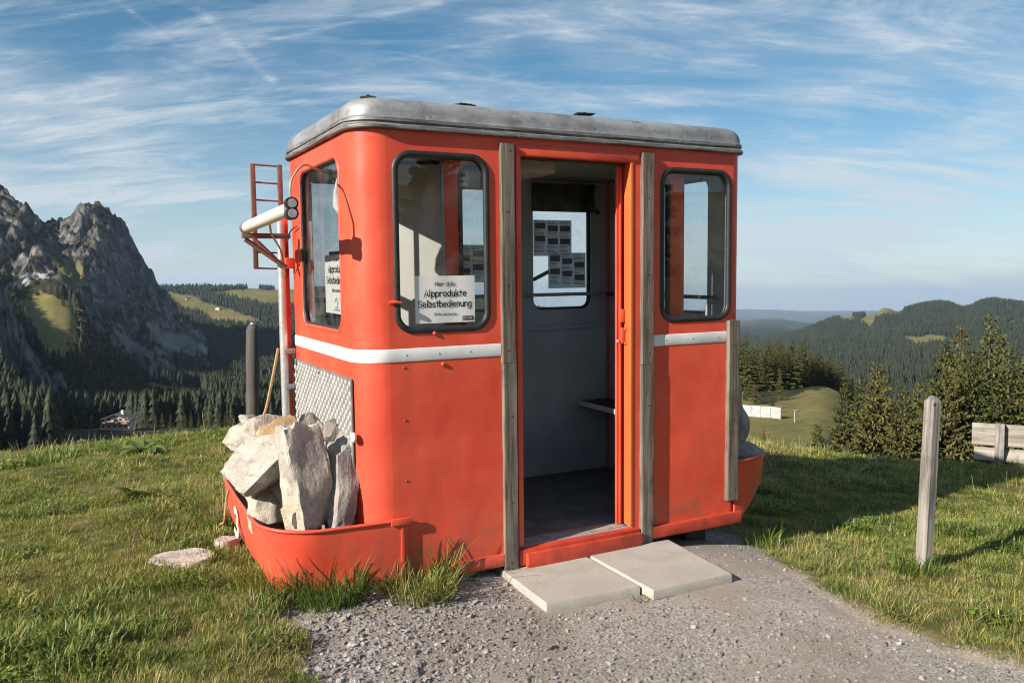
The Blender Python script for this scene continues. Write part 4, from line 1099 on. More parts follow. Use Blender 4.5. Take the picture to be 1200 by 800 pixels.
# --- tread-plate panel on the left end
tp = wall('tread_panel', rrect(.10, 1.215, .30, .892, .012), [], .006, SIDE(-.0045), M_TREAD)
def tread_pattern():
    vs = []; fs = []
    pu, pv = .060, .046
    y = .125; r = 0
    while y < 1.20:
        z = .315 + (pv / 2 if r % 2 else 0)
        while z < .885:
            b = len(vs); hl, hw, hh = .0165, .0078, .0060
            ca, sa = (1, 0)
            for (u, v_, h) in ((-hw, 0, 0), (0, -hl, 0), (hw, 0, 0), (0, hl, 0), (0, -hl * .45, hh), (0, hl * .45, hh)):
                vs.append((-.0076 - h, y + u, z + v_))
            for f in ((0, 1, 4), (1, 2, 4), (2, 5, 4), (2, 3, 5), (3, 0, 5), (0, 4, 5)): fs.append([b + q for q in f])
            z += pv
        y += pu / 2; r += 1
    me_ = np_mesh('tread_pattern', vs, fs)
    return me_
mesh_obj('tread_pattern', tread_pattern(), M_TREADTOP, tp, kind='stuff')
for y, z in ((.13, .86), (.13, .34), (1.19, .86), (1.19, .34), (.66, .865)): rivet('panel_screw', (-.008, y, z), (-1, 0, 0), .007, M_DARKSTEEL, tp)
rivet('tail_lamp', (-.012, .072, .63), (-1, 0, 0), .026, M_WHITE)
rivet('tail_lamp_dot', (-.026, .072, .63), (-1, 0, 0), .005, M_DARKSTEEL)

# --- tube lamp on a bracket at the left end, ladder, pipe, cables
lamp = empty('tube_lamp_holder', parent=cabin)
def cyl(name, a, b, r, mat, parent, n=16): return tube(name, [a, b], r, mat, parent, n)
ta, tbp = Vector((-.272, .0, 1.640)), Vector((-.272, 1.06, 1.612))
dirt = (tbp - ta).normalized()
cyl('lamp_tube', ta + dirt * .02, tbp - dirt * .05, .030, M_CREAM, lamp, 20)
tube('lamp_cap', [tbp - dirt * .06, tbp, tbp + dirt * .015], [.033, .033, .024], M_STEEL, lamp, 16)
bm = bmesh.new()
for dz in (.021, -.021): bm_tube(bm, [ta + Vector((0, -.012, dz)), ta + Vector((0, .03, dz))], .027, 16)
mesh_obj('lamp_socket', from_bm(bm, 'lamp_socket'), M_DARKSTEEL, lamp, smooth=40)
for dz in (.021, -.021): cyl('socket_insert', ta + Vector((0, -.016, dz)), ta + Vector((0, -.011, dz)), .019, simple_mat('grubby_lilac', (.45, .40, .42), .6, 0, .5, 60), lamp, 12)
# bracket arms
box('bracket_arm', (-.30, 1.0, 1.555), (-.05, 1.035, 1.582), M_RUST, lamp, .003)
tube('bracket_brace', [(-.285, 1.015, 1.55), (-.075, 1.015, 1.40)], .013, M_RUST, lamp, 4)
box('bracket_clamp', (-.05, 1.14, 1.395), (-.004, 1.20, 1.455), M_RED, lamp, .004)
box('bracket_plate', (-.085, 1.165, 1.405), (-.045, 1.20, 1.445), M_STEEL, lamp, .003)
lad = empty('roof_ladder', parent=cabin)
LX0, LX1, LY = -.172, -.022, 1.345
for x, z0 in ((LX0, 1.395), (LX1, 1.30)): box('ladder_rail', (x - .013, LY - .012, z0), (x + .013, LY + .012, 1.985), M_RUST, lad, .002)
for z in (1.98, 1.882, 1.784, 1.686, 1.588, 1.49, 1.40): tube('ladder_rung', [(LX0 + .0135, LY, z), (LX1 - .0135, LY, z - .004)], .0055, M_RUST, lad, 6)
tube('ladder_brace', [(LX0 + .01, LY - .014, 1.55), (LX1 - .01, LY - .014, 1.42)], .011, M_RUST, lad, 4)
tube('standpipe', [(-.062, 1.20, .30), (-.061, 1.20, 1.1), (-.058, 1.20, 1.66)], .0225, M_GALV, cabin, 14)
box('pipe_backing', (-.042, 1.222, .32), (-.012, 1.25, 1.70), M_RED, cabin, .003)
for z in (.92, 1.42, .72): box('pipe_clip', (-.062, 1.17, z), (-.004, 1.176, z + .03), M_STEEL, cabin, .002)
tube('lamp_cable', bezier_pts([tuple(ta + Vector((0, .02, .045))), (-.262, .03, 1.76), (-.19, .12, 1.835), (-.09, .30, 1.845), (.012, .46, 1.845)], 10), .0055, M_CABLE, lamp, 6)
tube('lamp_cable', bezier_pts([(-.25, .55, 1.60), (-.2, .75, 1.56), (-.12, .95, 1.50), (-.07, 1.1, 1.42), (-.05, 1.16, 1.36)], 10), .0055, M_CABLE, lamp, 6)
tube('spare_cable', bezier_pts([(-.03, 1.17, 1.40), (-.028, 1.19, 1.52), (-.022, 1.12, 1.60), (-.014, 1.0, 1.62)], 8), .004, M_DARKSTEEL, cabin, 5)
# props standing inside the left window
tube('inner_pole', [(.10, .50, 1.42), (.10, .50, 1.84)], .011, M_STEEL, cabin, 10)
tube('inner_pole', [(.16, .62, .02), (.16, .62, 1.80)], .009, M_WHITE, cabin, 10)
bm = bmesh.new()
bm_tube(bm, [(.075, .52, 1.83), (.07, .525, 1.76), (.075, .52, 1.70), (.085, .49, 1.665), (.09, .46, 1.655)], [.004, .014, .026, .022, .008], 10)
mesh_obj('tied_cloth', from_bm(bm, 'tied_cloth'), M_PAPER, cabin, smooth=60)
box('window_tray', (.05, .22, 1.455), (.09, .62, 1.475), M_DARKSTEEL, cabin, .003)

# --- feet: beams the cabin rests on
box('support_beam', (.15, .12, -.30), (.29, CD - .1, -.057), M_DARKSTEEL, cabin, .006)
box('support_beam', (1.93, .12, -.40), (2.07, CD - .1, -.057), M_DARKSTEEL, cabin, .006)
box('support_beam', (1.0, .2, -.30), (1.12, CD - .1, -.06), M_DARKSTEEL, cabin, .006)

# ------------------------------------------------------------------ papers behind the panes
def sign_root(name, label, cat, loc, **k):
    o = empty(name, label=label, cat=cat, **k); o.matrix_world = CAB @ Matrix.Translation(loc)
    return o
def lettering(lines, M, name, parent, mat=M_INK):
    bm = bmesh.new()
    for (s, cx, y, h, w, sx) in lines: text_bm(bm, s, cx, y, h, w, M, sx)
    return mesh_obj(name, from_bm(bm, name), mat, parent, kind='stuff')
# A4 notice in the front window
sg = sign_root('paper_sign', 'landscape white paper notice reading Hier drin Alpprodukte Selbstbedienung in the front window', 'sign', (.423, .0125, 1.135))
bm = bmesh.new()
nx = 14
rw = [[bm.verts.new((-.149 + .298 * i / nx, .0008 * sin(i * .9) - .0004, j * .216 / 2)) for i in range(nx + 1)] for j in range(3)]
for j in range(2):
    for i in range(nx): bm.faces.new((rw[j][i], rw[j][i + 1], rw[j + 1][i + 1], rw[j + 1][i]))
mesh_obj('sheet', from_bm(bm, 'sheet'), M_PAPER, sg)
MF = Matrix(((1, 0, 0, 0), (0, 0, 1, -.002), (0, 1, 0, 0), (0, 0, 0, 1)))
lettering([('Hier drin:', 0, .170, .0125, .0028, 1.0), ('Alpprodukte', .0, .122, .0195, .0046, 1.0), ('Selbstbedienung', -.002, .074, .0192, .0044, .95),
           ('Bitte eintreten', 0, .034, .0082, .0018, 1.0)], MF, 'lettering', sg)
bm = bmesh.new(); bm_box(bm, (.112, -.002, .019), (.056, .0006, .019), None, 0)
lg = mesh_obj('logo_box', from_bm(bm, 'logo_box'), M_INK, sg)
bm = bmesh.new()
stroke_bm(bm, _arc(.093, .019, .0048, .0048, 0, 360, 12), .0022, Matrix(((1, 0, 0, 0), (0, 0, 1, -.0028), (0, 1, 0, 0), (0, 0, 0, 1))))
for i in range(5): stroke_bm(bm, [(.104 + i * .0065, .0155), (.106 + i * .0065, .0225)], .0022, Matrix(((1, 0, 0, 0), (0, 0, 1, -.0028), (0, 1, 0, 0), (0, 0, 0, 1))))
mesh_obj('logo_mark', from_bm(bm, 'logo_mark'), M_PAPER, sg)
# larger notice in the end window
sg2 = sign_root('paper_sign', 'white paper notice in the end window beside the tube lamp', 'sign', (.030, .425, 1.172))
bm = bmesh.new(); bm_box(bm, (0, 0, .142), (.001, .40, .284), None, 0)
mesh_obj('sheet', from_bm(bm, 'sheet'), M_PAPER, sg2)
MS = Matrix(((0, 0, -1, -.0018), (-1, 0, 0, 0), (0, 1, 0, 0), (0, 0, 0, 1)))
lettering([('Hier drin:', 0, .255, .0085, .003, 1.0), ('Alpprodukte', .0, .200, .022, .0058, 1.15), ('Selbstbedienung', 0, .146, .0215, .0058, 1.08), ('Bitte eintreten', 0, .105, .010, .0028, 1.1)], MS, 'lettering', sg2)
bm = bmesh.new(); stroke_bm(bm, [(-.03, .06), (-.005, .075), (.02, .055), (.01, .03), (-.02, .03)], .006, MS); stroke_bm(bm, [(-.05, .018), (.05, .018)], .005, MS)
mesh_obj('printed_drawing', from_bm(bm, 'printed_drawing'), M_INKGREY, sg2)
# printed price sheets on the back window
def price_sheet(label, x, z, seed):
    s = sign_root('price_sheet', label, 'notice', (x, CD - .034, z), group='printed sheets on the back window')
    bm = bmesh.new(); bm_box(bm, (0, 0, .118), (.292, .001, .236), None, 0)
    mesh_obj('sheet', from_bm(bm, 'sheet'), M_NEWS, s)
    rnd = random.Random(seed); bm = bmesh.new(); Mx = Matrix(((1, 0, 0, 0), (0, 0, 1, -.0015), (0, 1, 0, 0), (0, 0, 0, 1)))
    pics = bmesh.new()
    for c in range(3):
        x0 = -.138 + c * .095; zt = .228; k = 0
        pic_at = rnd.choice((1, 3, 6)); 
        while zt > .02:
            if k in (pic_at, pic_at + 5):
                bm_box(pics, (x0 + .043, -.0015, zt - .022), (.078, .0006, .04), None, 0); zt -= .05
            else:
                wv = rnd.uniform(.05, .084); stroke_bm(bm, [(x0, zt), (x0 + wv, zt)], .0036, Mx); zt -= .0085
            k += 1
    mesh_obj('printed_text', from_bm(bm, 'printed_text'), M_NEWSPIC, s, kind='stuff'); mesh_obj('printed_picture', from_bm(pics, 'printed_picture'), M_NEWSPIC, s, kind='stuff')
    return s
def sheet_at(px0, px1, py1):
    a = cab_on(px0, py1, 1, CD - .034); b = cab_on(px1, py1, 1, CD - .034)
    return (a.x + b.x) / 2, a.z
x_, z_ = sheet_at(626, 669, 300); price_sheet('upper printed grey sheet on the back window seen through the doorway', x_, z_, 3)
x_, z_ = sheet_at(643, 686, 338); price_sheet('lower printed grey sheet on the back window beside a strip of tape', x_, z_, 8)
price_sheet('printed grey sheet on the middle back window seen through the front window', 1.19, 1.30, 5)
a_ = cab_on(634, 323, 1, CD - .034)
tp_ = sign_root('tape_strip', 'dark strip of tape stuck slanting on the back window', 'tape', (a_.x, a_.y, a_.z))
bm = bmesh.new(); bm_box(bm, (0, 0, 0), (.13, .0012, .026), Matrix.Rotation(radians(-24), 3, 'Y'), 0)
tpm = mesh_obj('strip', from_bm(bm, 'strip'), M_INKGREY, tp_)

# ------------------------------------------------------------------ stones heaped in the aprons
def stone_mesh(name, size, seed, cuts=9, sub=3, rough=.05):
    """angular broken stone: a ball cut by random planes, then chipped"""
    rnd = random.Random(seed); bm = bmesh.new()
    bmesh.ops.create_icosphere(bm, subdivisions=sub, radius=1.0)
    planes = []
    for i in range(cuts):
        n = Vector((rnd.gauss(0, 1), rnd.gauss(0, 1), rnd.gauss(0, 1))).normalized()
        planes.append((n, rnd.uniform(.42, .72)))
    for ax in (Vector((1, 0, 0)), Vector((0, 1, 0)), Vector((0, 0, 1))):
        for s_ in (-1, 1):
            n = (ax * s_ + Vector((rnd.gauss(0, .16), rnd.gauss(0, .16), rnd.gauss(0, .16)))).normalized(); planes.append((n, rnd.uniform(.56, .66)))
    from mathutils import noise as mn
    for v in bm.verts:
        p = v.co.copy()
        for n, d in planes:
            e = p.dot(n) - d
            if e > 0: p -= n * e
        nz = 1.6 * mn.noise(p * 2.1 + Vector((seed * 7.1, 0, 0))) + .9 * mn.noise(p * 5 + Vector((0, seed * 3.3, 0))) + .45 * mn.noise(p * 11 + Vector((0, seed * 3.3, 4)))
        p *= 1 + rough * nz
        v.co = Vector((p.x * size[0] / 1.2, p.y * size[1] / 1.2, p.z * size[2] / 1.2))
    return from_bm(bm, name)
def stone(label, centre, size, rot, seed, mat, sub=4, cuts=9, group=None, frame=CAB, rough=.085):
    me_ = stone_mesh('stone', size, seed, cuts, sub, rough)
    o = mesh_obj('stone', me_, mat, smooth=28, label=label, cat='stone', group=group)
    o.matrix_world = frame @ Matrix.Translation(centre) @ (Matrix.Rotation(rot[2], 4, 'Z') @ Matrix.Rotation(rot[1], 4, 'Y') @ Matrix.Rotation(rot[0], 4, 'X'))
    return o
def pt(px, py, y): return tuple(cab_on(px, py, 1, y))
GS = 'stones heaped in the left end apron'
PA, GR, TA, DK = M_STONES
# size: full width (x), depth (y), height (z)
stone('large pale grey block jutting out over the left edge of the apron', pt(303, 548, .36), (.33, .30, .25), (.1, -.25, .5), 21, PA, group=GS)
stone('pale slab leaning inside the apron below the large grey block', pt(320, 584, .34), (.20, .14, .22), (-.1, .25, .45), 52, PA, group=GS)
stone('tall upright pale slab in the middle of the stone heap', pt(362, 562, .13), (.205, .15, .47), (-.05, -.08, .45), 23, PA, group=GS, cuts=6)
stone('tall narrow reddish grey slab leaning beside the tall pale slab', pt(396, 572, .13), (.11, .14, .40), (0, .24, .4), 24, GR, group=GS, cuts=6)
stone('thin stone splinter at the right foot of the heap beside the corner', pt(407, 603, .15), (.05, .08, .14), (0, -.2, .2), 25, GR, group=GS, sub=3)
stone('grey layered boulder at the back of the heap under the pipe', pt(322, 506, .80), (.36, .22, .20), (0, .15, .2), 26, PA, group=GS)
stone('tan brown boulder on top of the heap', pt(327, 509, .42), (.20, .16, .13), (0, -.1, .3), 27, TA, group=GS)
stone('white knobbly stone lying against the tread plate', pt(364, 503, .45), (.19, .16, .13), (0, .35, .3), 28, PA, group=GS, rough=.09)
stone('small dark brown stone against the tread plate', pt(394, 508, .34), (.10, .09, .10), (.3, .2, 0), 29, DK, group=GS, sub=3)
stone('smallest grey stone wedged under the dark brown one', pt(391, 522, .22), (.055, .05, .045), (.1, .2, 0), 30, GR, group=GS, sub=3)
stone('small white stone at the right top of the heap by the corner', pt(404, 530, .16), (.07, .06, .085), (.2, .3, .4), 31, PA, group=GS, sub=3)
stone('mid grey stone in the shade behind the tall slabs', (-.17, .48, .30), (.26, .34, .40), (.2, .1, .6), 32, GR, group=GS)
stone('mid grey stone low in the heap under the back boulder', (-.23, .85, .28), (.30, .3, .42), (.2, .1, .2), 33, GR, group=GS)
stone('dark grey stone deep in the apron beside the corner', (-.07, .28, .22), (.12, .2, .34), (.1, .1, .2), 34, DK, group=GS)
stone('grey stone deep at the front of the apron behind the leaning slab', (-.20, .34, .14), (.18, .20, .26), (.2, .1, .2), 35, GR, group=GS)
stone('rust stained flat stone slipped between the grey block and the tall slab', pt(338, 566, .24), (.09, .12, .20), (.1, .15, .6), 71, GR, group=GS, sub=3)
stone('small tan stone in the gap above the leaning pale slab', pt(333, 536, .30), (.08, .09, .06), (.2, .1, .2), 72, TA, group=GS, sub=3)
stone('small flat grey stone on the back boulder beside the rope', pt(300, 494, .86), (.12, .12, .06), (.1, .2, .4), 73, GR, group=GS, sub=3)
stone('small pale rubble stone at the foot of the tall pale slab', pt(346, 606, .10), (.06, .05, .07), (.3, .2, .1), 74, PA, group=GS, sub=3)
stone('small brown rubble stone between the tall slab and the leaning one', pt(383, 600, .12), (.05, .06, .08), (.3, .2, .1), 75, DK, group=GS, sub=3)
GS2 = 'stones in the right end apron'
stone('dark grey upright stone in the right end apron', (2.325, .30, .47), (.22, .30, .40), (.1, -.1, .4), 36, GR, group=GS2)
stone('dark grey low stone at the rim of the right end apron', (2.36, .16, .26), (.25, .20, .16), (.2, .2, .2), 37, GR, group=GS2)
stone('grey stone at the far side of the right end apron', (2.35, .75, .30), (.22, .35, .36), (.2, .1, .2), 38, GR, group=GS2)
# flat stones set in the turf
def ground_stone(label, x, y, size, rz, seed, mat, sink, **k):
    z = ground_at(x, y)
    return stone(label, (x, y, z + size[2] * sink), size, (0, 0, rz), seed, mat, frame=Matrix.Identity(4), **k)
# ------------------------------------------------------------------ concrete slabs in front of the door
def slab(label, corners_px, ztop, th, seed):
    P_ = [cab_on(px, py, 2, ztop) for px, py in corners_px]
    c = sum(P_, Vector()) / 4
    bm = bmesh.new(); n = 10; rnd = random.Random(seed)
    def q(u, v): return P_[0] * (1 - u) * (1 - v) + P_[1] * u * (1 - v) + P_[2] * u * v + P_[3] * (1 - u) * v
    top = [[bm.verts.new(q(i / n, j / n) - c + Vector((0, 0, 0))) for i in range(n + 1)] for j in range(n + 1)]
    ins = 0.004
    for j in range(n):
        for i in range(n): bm.faces.new((top[j][i], top[j][i + 1], top[j + 1][i + 1], top[j + 1][i]))
    edge = [top[0][i] for i in range(n)] + [top[j][n] for j in range(n)] + [top[n][i] for i in range(n, 0, -1)] + [top[j][0] for j in range(n, 0, -1)]
    L1 = []; L2 = []
    for v in edge:
        d = Vector((v.co.x, v.co.y, 0)).normalized() * (.0045 + rnd.uniform(0, .003))
        L1.append(bm.verts.new(v.co + d + Vector((0, 0, -.006 - rnd.uniform(0, .003))))); L2.append(bm.verts.new(v.co + d + Vector((0, 0, -th))))
    m_ = len(edge)
    for i in range(m_):
        k = (i + 1) % m_
        bm.faces.new((edge[i], edge[k], L1[k], L1[i])); bm.faces.new((L1[i], L1[k], L2[k], L2[i]))
    bm.faces.new(L2)
    o = mesh_obj('concrete_slab', from_bm(bm, 'concrete_slab'), M_CONC, smooth=40, label=label, cat='paving slab', group='concrete slabs at the door')
    o.matrix_world = CAB @ Matrix.Translation(c)
    return o
slab('square concrete slab on the left in front of the doorway', [(579, 660), (641, 706), (748, 686), (680, 648)], -.082, .048, 1)
slab('square concrete slab on the right in front of the doorway', [(688, 648), (766, 691), (856, 671), (783, 632)], -.078, .045, 2)

# ------------------------------------------------------------------ posts, bench and fence round the knoll
def leaning_post(name, label, base, top, w, mat, pointed):
    base = Vector(base); top = Vector(top); ax = (top - base); Lh = ax.length
    bm = bmesh.new(); n = 12; rows = []; rnd = random.Random(int(w * 1e4))
    for i in range(n + 1):
        t = i / n; s_ = w / 2 * (1 + rnd.uniform(-.03, .03))
        b = s_ * .22
        loop = [(-s_ + b, -s_), (s_ - b, -s_), (s_, -s_ + b), (s_, s_ - b), (s_ - b, s_), (-s_ + b, s_), (-s_, s_ - b), (-s_, -s_ + b)]
        k = 1.0
        rows.append([bm.verts.new((x, y, Lh * t)) for x, y in loop])
    s_ = w / 2 * pointed
    rows.append([bm.verts.new((x * pointed, y * pointed, Lh + w * .42)) for x, y in [(v.co.x, v.co.y) for v in rows[-1]]])
    for i in range(len(rows) - 1):
        for j in range(8): bm.faces.new((rows[i][j], rows[i][(j + 1) % 8], rows[i + 1][(j + 1) % 8], rows[i + 1][j]))
    bm.faces.new(rows[0][::-1]); bm.faces.new(rows[-1])
    o = mesh_obj(name, from_bm(bm, name), mat, smooth=30, label=label, cat='post')
    o.location = base; o.rotation_euler = (Vector((0, 0, 1)).rotation_difference(ax).to_matrix() @ Matrix.Rotation(radians(24), 3, 'Z')).to_euler()
    return o
def gpoint(px, py, r0=2.0, r1=14.0):
    """where the ray through a photo pixel meets the knoll"""
    d = ray(px, py); h = sqrt(d.x ** 2 + d.y ** 2); ts = np.linspace(r0, r1, 600) / h
    X = d.x * ts; Y = d.y * ts; Z = CAM_H + d.z * ts; g = land_z(X, Y)
    i = int(np.argmax(Z < g)); return Vector((X[i], Y[i], g[i]))
b_ = gpoint(1081, 668)
dep = b_.y; tp3 = Vector((0, 0, CAM_H)) + ray(1093, 470) * (dep / ray(1093, 470).y)
leaning_post('fence_post', 'weathered grey wooden post leaning beside the gravel path', b_ + Vector((0, 0, -.12)) , tp3, .064, M_POST, .42)
# dark post wrapped in plastic mesh, at the edge of the knoll
b2 = at_range(296, 505, 8.2); t2 = at_range(299, 381, 8.2)
def mesh_post():
    bm = bmesh.new(); rw_ = .062
    h = t2.z - b2.z + .1
    zs = [0, .3, .44, .47, .50, .9, h - .05, h - .02, h, h + .02]
    rr = [rw_, rw_ * .98, rw_, rw_ * .9, rw_ * .99, rw_ * .96, rw_ * .92, rw_ * .8, rw_ * .55, rw_ * .2]
    zs = [min(z, h + .02) for z in zs]
    bm_tube(bm, [(0.012 * z, 0, z) for z in zs], rr, 18)
    m, nt, out = new_mat('black_mesh_wrap'); t = NT(nt)
    co = t.coords('Object', (1, 1, 1))
    w1 = t.n('ShaderNodeTexWave', wave_type='BANDS', bands_direction='DIAGONAL'); w1.inputs['Scale'].default_value = 34; t.l(co, w1.inputs['Vector'])
    w2 = t.n('ShaderNodeTexWave', wave_type='BANDS', bands_direction='DIAGONAL'); w2.inputs['Scale'].default_value = 34; t.l(t.coords('Object', (-1, -1, 1)), w2.inputs['Vector'])
    hgt = t.math('MAXIMUM', w1.outputs['Fac'], w2.outputs['Fac'])
    t.bsdf(out, t.mix(t.ramp(hgt, .55, .85), (0.13, 0.115, 0.10), (0.05, 0.046, 0.043)), .6, 0, t.bump(hgt, .6, .006))
    o = mesh_obj('mesh_wrapped_post', from_bm(bm, 'mesh_wrapped_post'), m, smooth=50, label='dark post wrapped in black plastic mesh behind the stone heap', cat='post')
    o.location = b2 - Vector((0, 0, .1))
    bm = bmesh.new(); bm_tube(bm, [(.012 * h, 0, h - .03), (.012 * h, 0, h + .025)], [rw_ * .75, rw_ * .25], 12)
    mesh_obj('post_top', from_bm(bm, 'post_top'), M_GALV, o, smooth=50)
mesh_post()
# bench seen from behind at the right edge
bq0 = at_range(1139, 508, 9.6); bq1 = at_range(1300, 514, 9.6)
bdir = Vector((bq1.x - bq0.x, bq1.y - bq0.y, 0)).normalized(); bz = bq0.z
bench = empty('wooden_bench', (bq0.x, bq0.y, bz - .62), atan2(bdir.y, bdir.x), label='grey wooden bench seen from behind at the edge of the knoll', cat='bench')
box('backrest', (0, -.022, .52), (1.9, .022, .735), M_BENCH, bench, .006)
box('seat', (.02, .10, .26), (1.9, .46, .305), M_BENCH, bench, .006)
box('seat_board', (.02, -.030, .345), (1.9, .030, .492), M_BENCH, bench, .006, rot=Matrix.Rotation(radians(-38), 3, 'X'))
for x in (.205, 1.55):
    box('leg', (x, -.115, -.8), (x + .082, -.024, .75), M_POST, bench, .006)
    box('leg', (x, .30, -.8), (x + .09, .38, .278), M_POST, bench, .006)

# flat stones set in the turf
def flat_stone(label, px, py, sx, sy, sz, rz, seed):
    from mathutils import noise as mn
    bm = bmesh.new(); bmesh.ops.create_icosphere(bm, subdivisions=4, radius=1.0)
    for v in bm.verts:
        p = v.co; k = 1 + .22 * mn.noise(Vector((p.x * 1.3, p.y * 1.3, seed))) ; z = max(-1, min(p.z, .32))
        v.co = Vector((p.x * k * sx, p.y * k * sy, z * sz * 3 + .006 * mn.noise(Vector((p.x * 5, p.y * 5, seed)))))
    q = gpoint(px, py)
    o = mesh_obj('stone', from_bm(bm, 'stone'), PA, smooth=45, label=label, cat='stone'); o.location = (q.x, q.y, q.z + .004); o.rotation_euler = (0.03, -.02, rz)
    return q
FLATS = [flat_stone('flat oval stone slab sunk in the turf left of the cabin', 214, 657, .165, .12, .022, .15, 3), flat_stone('small flat pale stone lying in the turf by the left apron', 265, 641, .065, .05, .04, .5, 8)]
# rope hanging from the pipe down over the heap to the ground
rp = [pt(326, 408, 1.12), pt(320, 440, 1.1), pt(312, 478, 1.08), pt(306, 492, 1.05)]
rope = tube('rope', [CAB @ Vector(q) for q in bezier_pts(rp, 8)], .008, M_ROPE, None, 6, label='tan rope tied to the standpipe and running down behind the heap', cat='rope')
g0 = gpoint(258, 622); g1 = gpoint(250, 640)
rp2 = [CAB @ Vector((-.437, .86, .27)), CAB @ Vector((-.45, .87, .22)), CAB @ Vector((-.46, .9, .10)), g0 + Vector((0, 0, .03)), g1 + Vector((-.05, 0, .02))]
tube('rope', bezier_pts(rp2, 8), .007, M_ROPE, None, 6, label='tan rope end hanging over the left apron onto the grass', cat='rope')

# ------------------------------------------------------------------ scattering: points carry rotation, scale and which piece stands there
def scatter(name, protos, pts, rots, scales, picks, label, cat, mats_holder=None):
    """one object of kind stuff: pieces set on points by geometry nodes"""
    pc = bpy.data.collections.new(name + '_pieces')
    for o in protos: pc.objects.link(o)
    n = len(pts)
    me_ = bpy.data.meshes.new(name); me_.vertices.add(n); me_.vertices.foreach_set('co', np.asarray(pts, np.float32).ravel())
    a = me_.attributes.new('rot', 'FLOAT_VECTOR', 'POINT'); a.data.foreach_set('vector', np.asarray(rots, np.float32).ravel())
    a = me_.attributes.new('siz', 'FLOAT_VECTOR', 'POINT'); a.data.foreach_set('vector', np.asarray(scales, np.float32).ravel())
    a = me_.attributes.new('pick', 'INT', 'POINT'); a.data.foreach_set('value', np.asarray(picks, np.int32))
    ng = bpy.data.node_groups.new(name, 'GeometryNodeTree')
    ng.interface.new_socket('Geometry', in_out='INPUT', socket_type='NodeSocketGeometry'); ng.interface.new_socket('Geometry', in_out='OUTPUT', socket_type='NodeSocketGeometry')
    gi = ng.nodes.new('NodeGroupInput'); go = ng.nodes.new('NodeGroupOutput'); ip = ng.nodes.new('GeometryNodeInstanceOnPoints')
    ci = ng.nodes.new('GeometryNodeCollectionInfo'); ci.inputs['Collection'].default_value = pc; ci.inputs['Separate Children'].default_value = True; ci.inputs['Reset Children'].default_value = True
    ip.inputs['Pick Instance'].default_value = True
    def na(nm, ty):
        q = ng.nodes.new('GeometryNodeInputNamedAttribute'); q.data_type = ty; q.inputs['Name'].default_value = nm; return q.outputs[0]
    ng.links.new(gi.outputs[0], ip.inputs['Points']); ng.links.new(ci.outputs[0], ip.inputs['Instance'])
    ng.links.new(na('pick', 'INT'), ip.inputs['Instance Index']); ng.links.new(na('rot', 'FLOAT_VECTOR'), ip.inputs['Rotation']); ng.links.new(na('siz', 'FLOAT_VECTOR'), ip.inputs['Scale'])
    ng.links.new(ip.outputs[0], go.inputs[0])
    o = mesh_obj(name, me_, None, label=label, cat=cat, kind='stuff')
    md = o.modifiers.new('scatter', 'NODES'); md.node_group = ng
    return o
def proto(name, me_, mat):
    me_.materials.append(mat); return bpy.data.objects.new(name, me_)

# ------------------------------------------------------------------ leaf and grass materials
def leaf_mat(name, cols, rough=.6, trans=.35, per_instance=True):
    """several tones picked at random per tuft or tree, a little light let through"""
    m, nt, out = new_mat(name); t = NT(nt)
    info = t.n('ShaderNodeObjectInfo')
    cr = t.n('ShaderNodeValToRGB'); cr.color_ramp.interpolation = 'LINEAR'
    e = cr.color_ramp.elements
    while len(e) < len(cols): e.new(.5)
    for i, (p_, c) in enumerate(cols): e[i].position = p_; e[i].color = (*c, 1)
    t.l(info.outputs['Random'], cr.inputs[0])
    geo = t.n('ShaderNodeNewGeometry')
    v = t.math('ADD', t.math('MULTIPLY', geo.outputs['Random Per Island'], .8), .6)
    hs = t.n('ShaderNodeHueSaturation'); t.l(cr.outputs[0], hs.inputs['Color']); t.l(v, hs.inputs['Value'])
    d = t.n('ShaderNodeBsdfPrincipled'); t.l(hs.outputs[0], d.inputs['Base Color']); d.inputs['Roughness'].default_value = rough; d.inputs['Specular IOR Level'].default_value = .3
    tr = t.n('ShaderNodeBsdfTranslucent'); t.l(hs.outputs[0], tr.inputs[0])
    mx = t.n('ShaderNodeMixShader'); mx.inputs[0].default_value = trans
    t.l(d.outputs[0], mx.inputs[1]); t.l(tr.outputs[0], mx.inputs[2]); t.l(mx.outputs[0], out.inputs[0])
    return m
M_GRASS = leaf_mat('grass_blade', [(0, (.12, .19, .032)), (.35, (.215, .27, .05)), (.62, (.34, .335, .08)), (.84, (.46, .40, .135)), (1, (.54, .44, .21))], .55, .38)
M_GREEN = leaf_mat('lush_grass', [(0, (.11, .175, .032)), (.6, (.18, .235, .05)), (1, (.29, .29, .085))], .5, .35)
M_STRAW = leaf_mat('dry_grass', [(0, (.36, .27, .12)), (1, (.48, .38, .20))], .7, .25)
M_DOCK = leaf_mat('broad_leaf', [(0, (.10, .17, .035)), (1, (.24, .27, .09))], .5, .3)

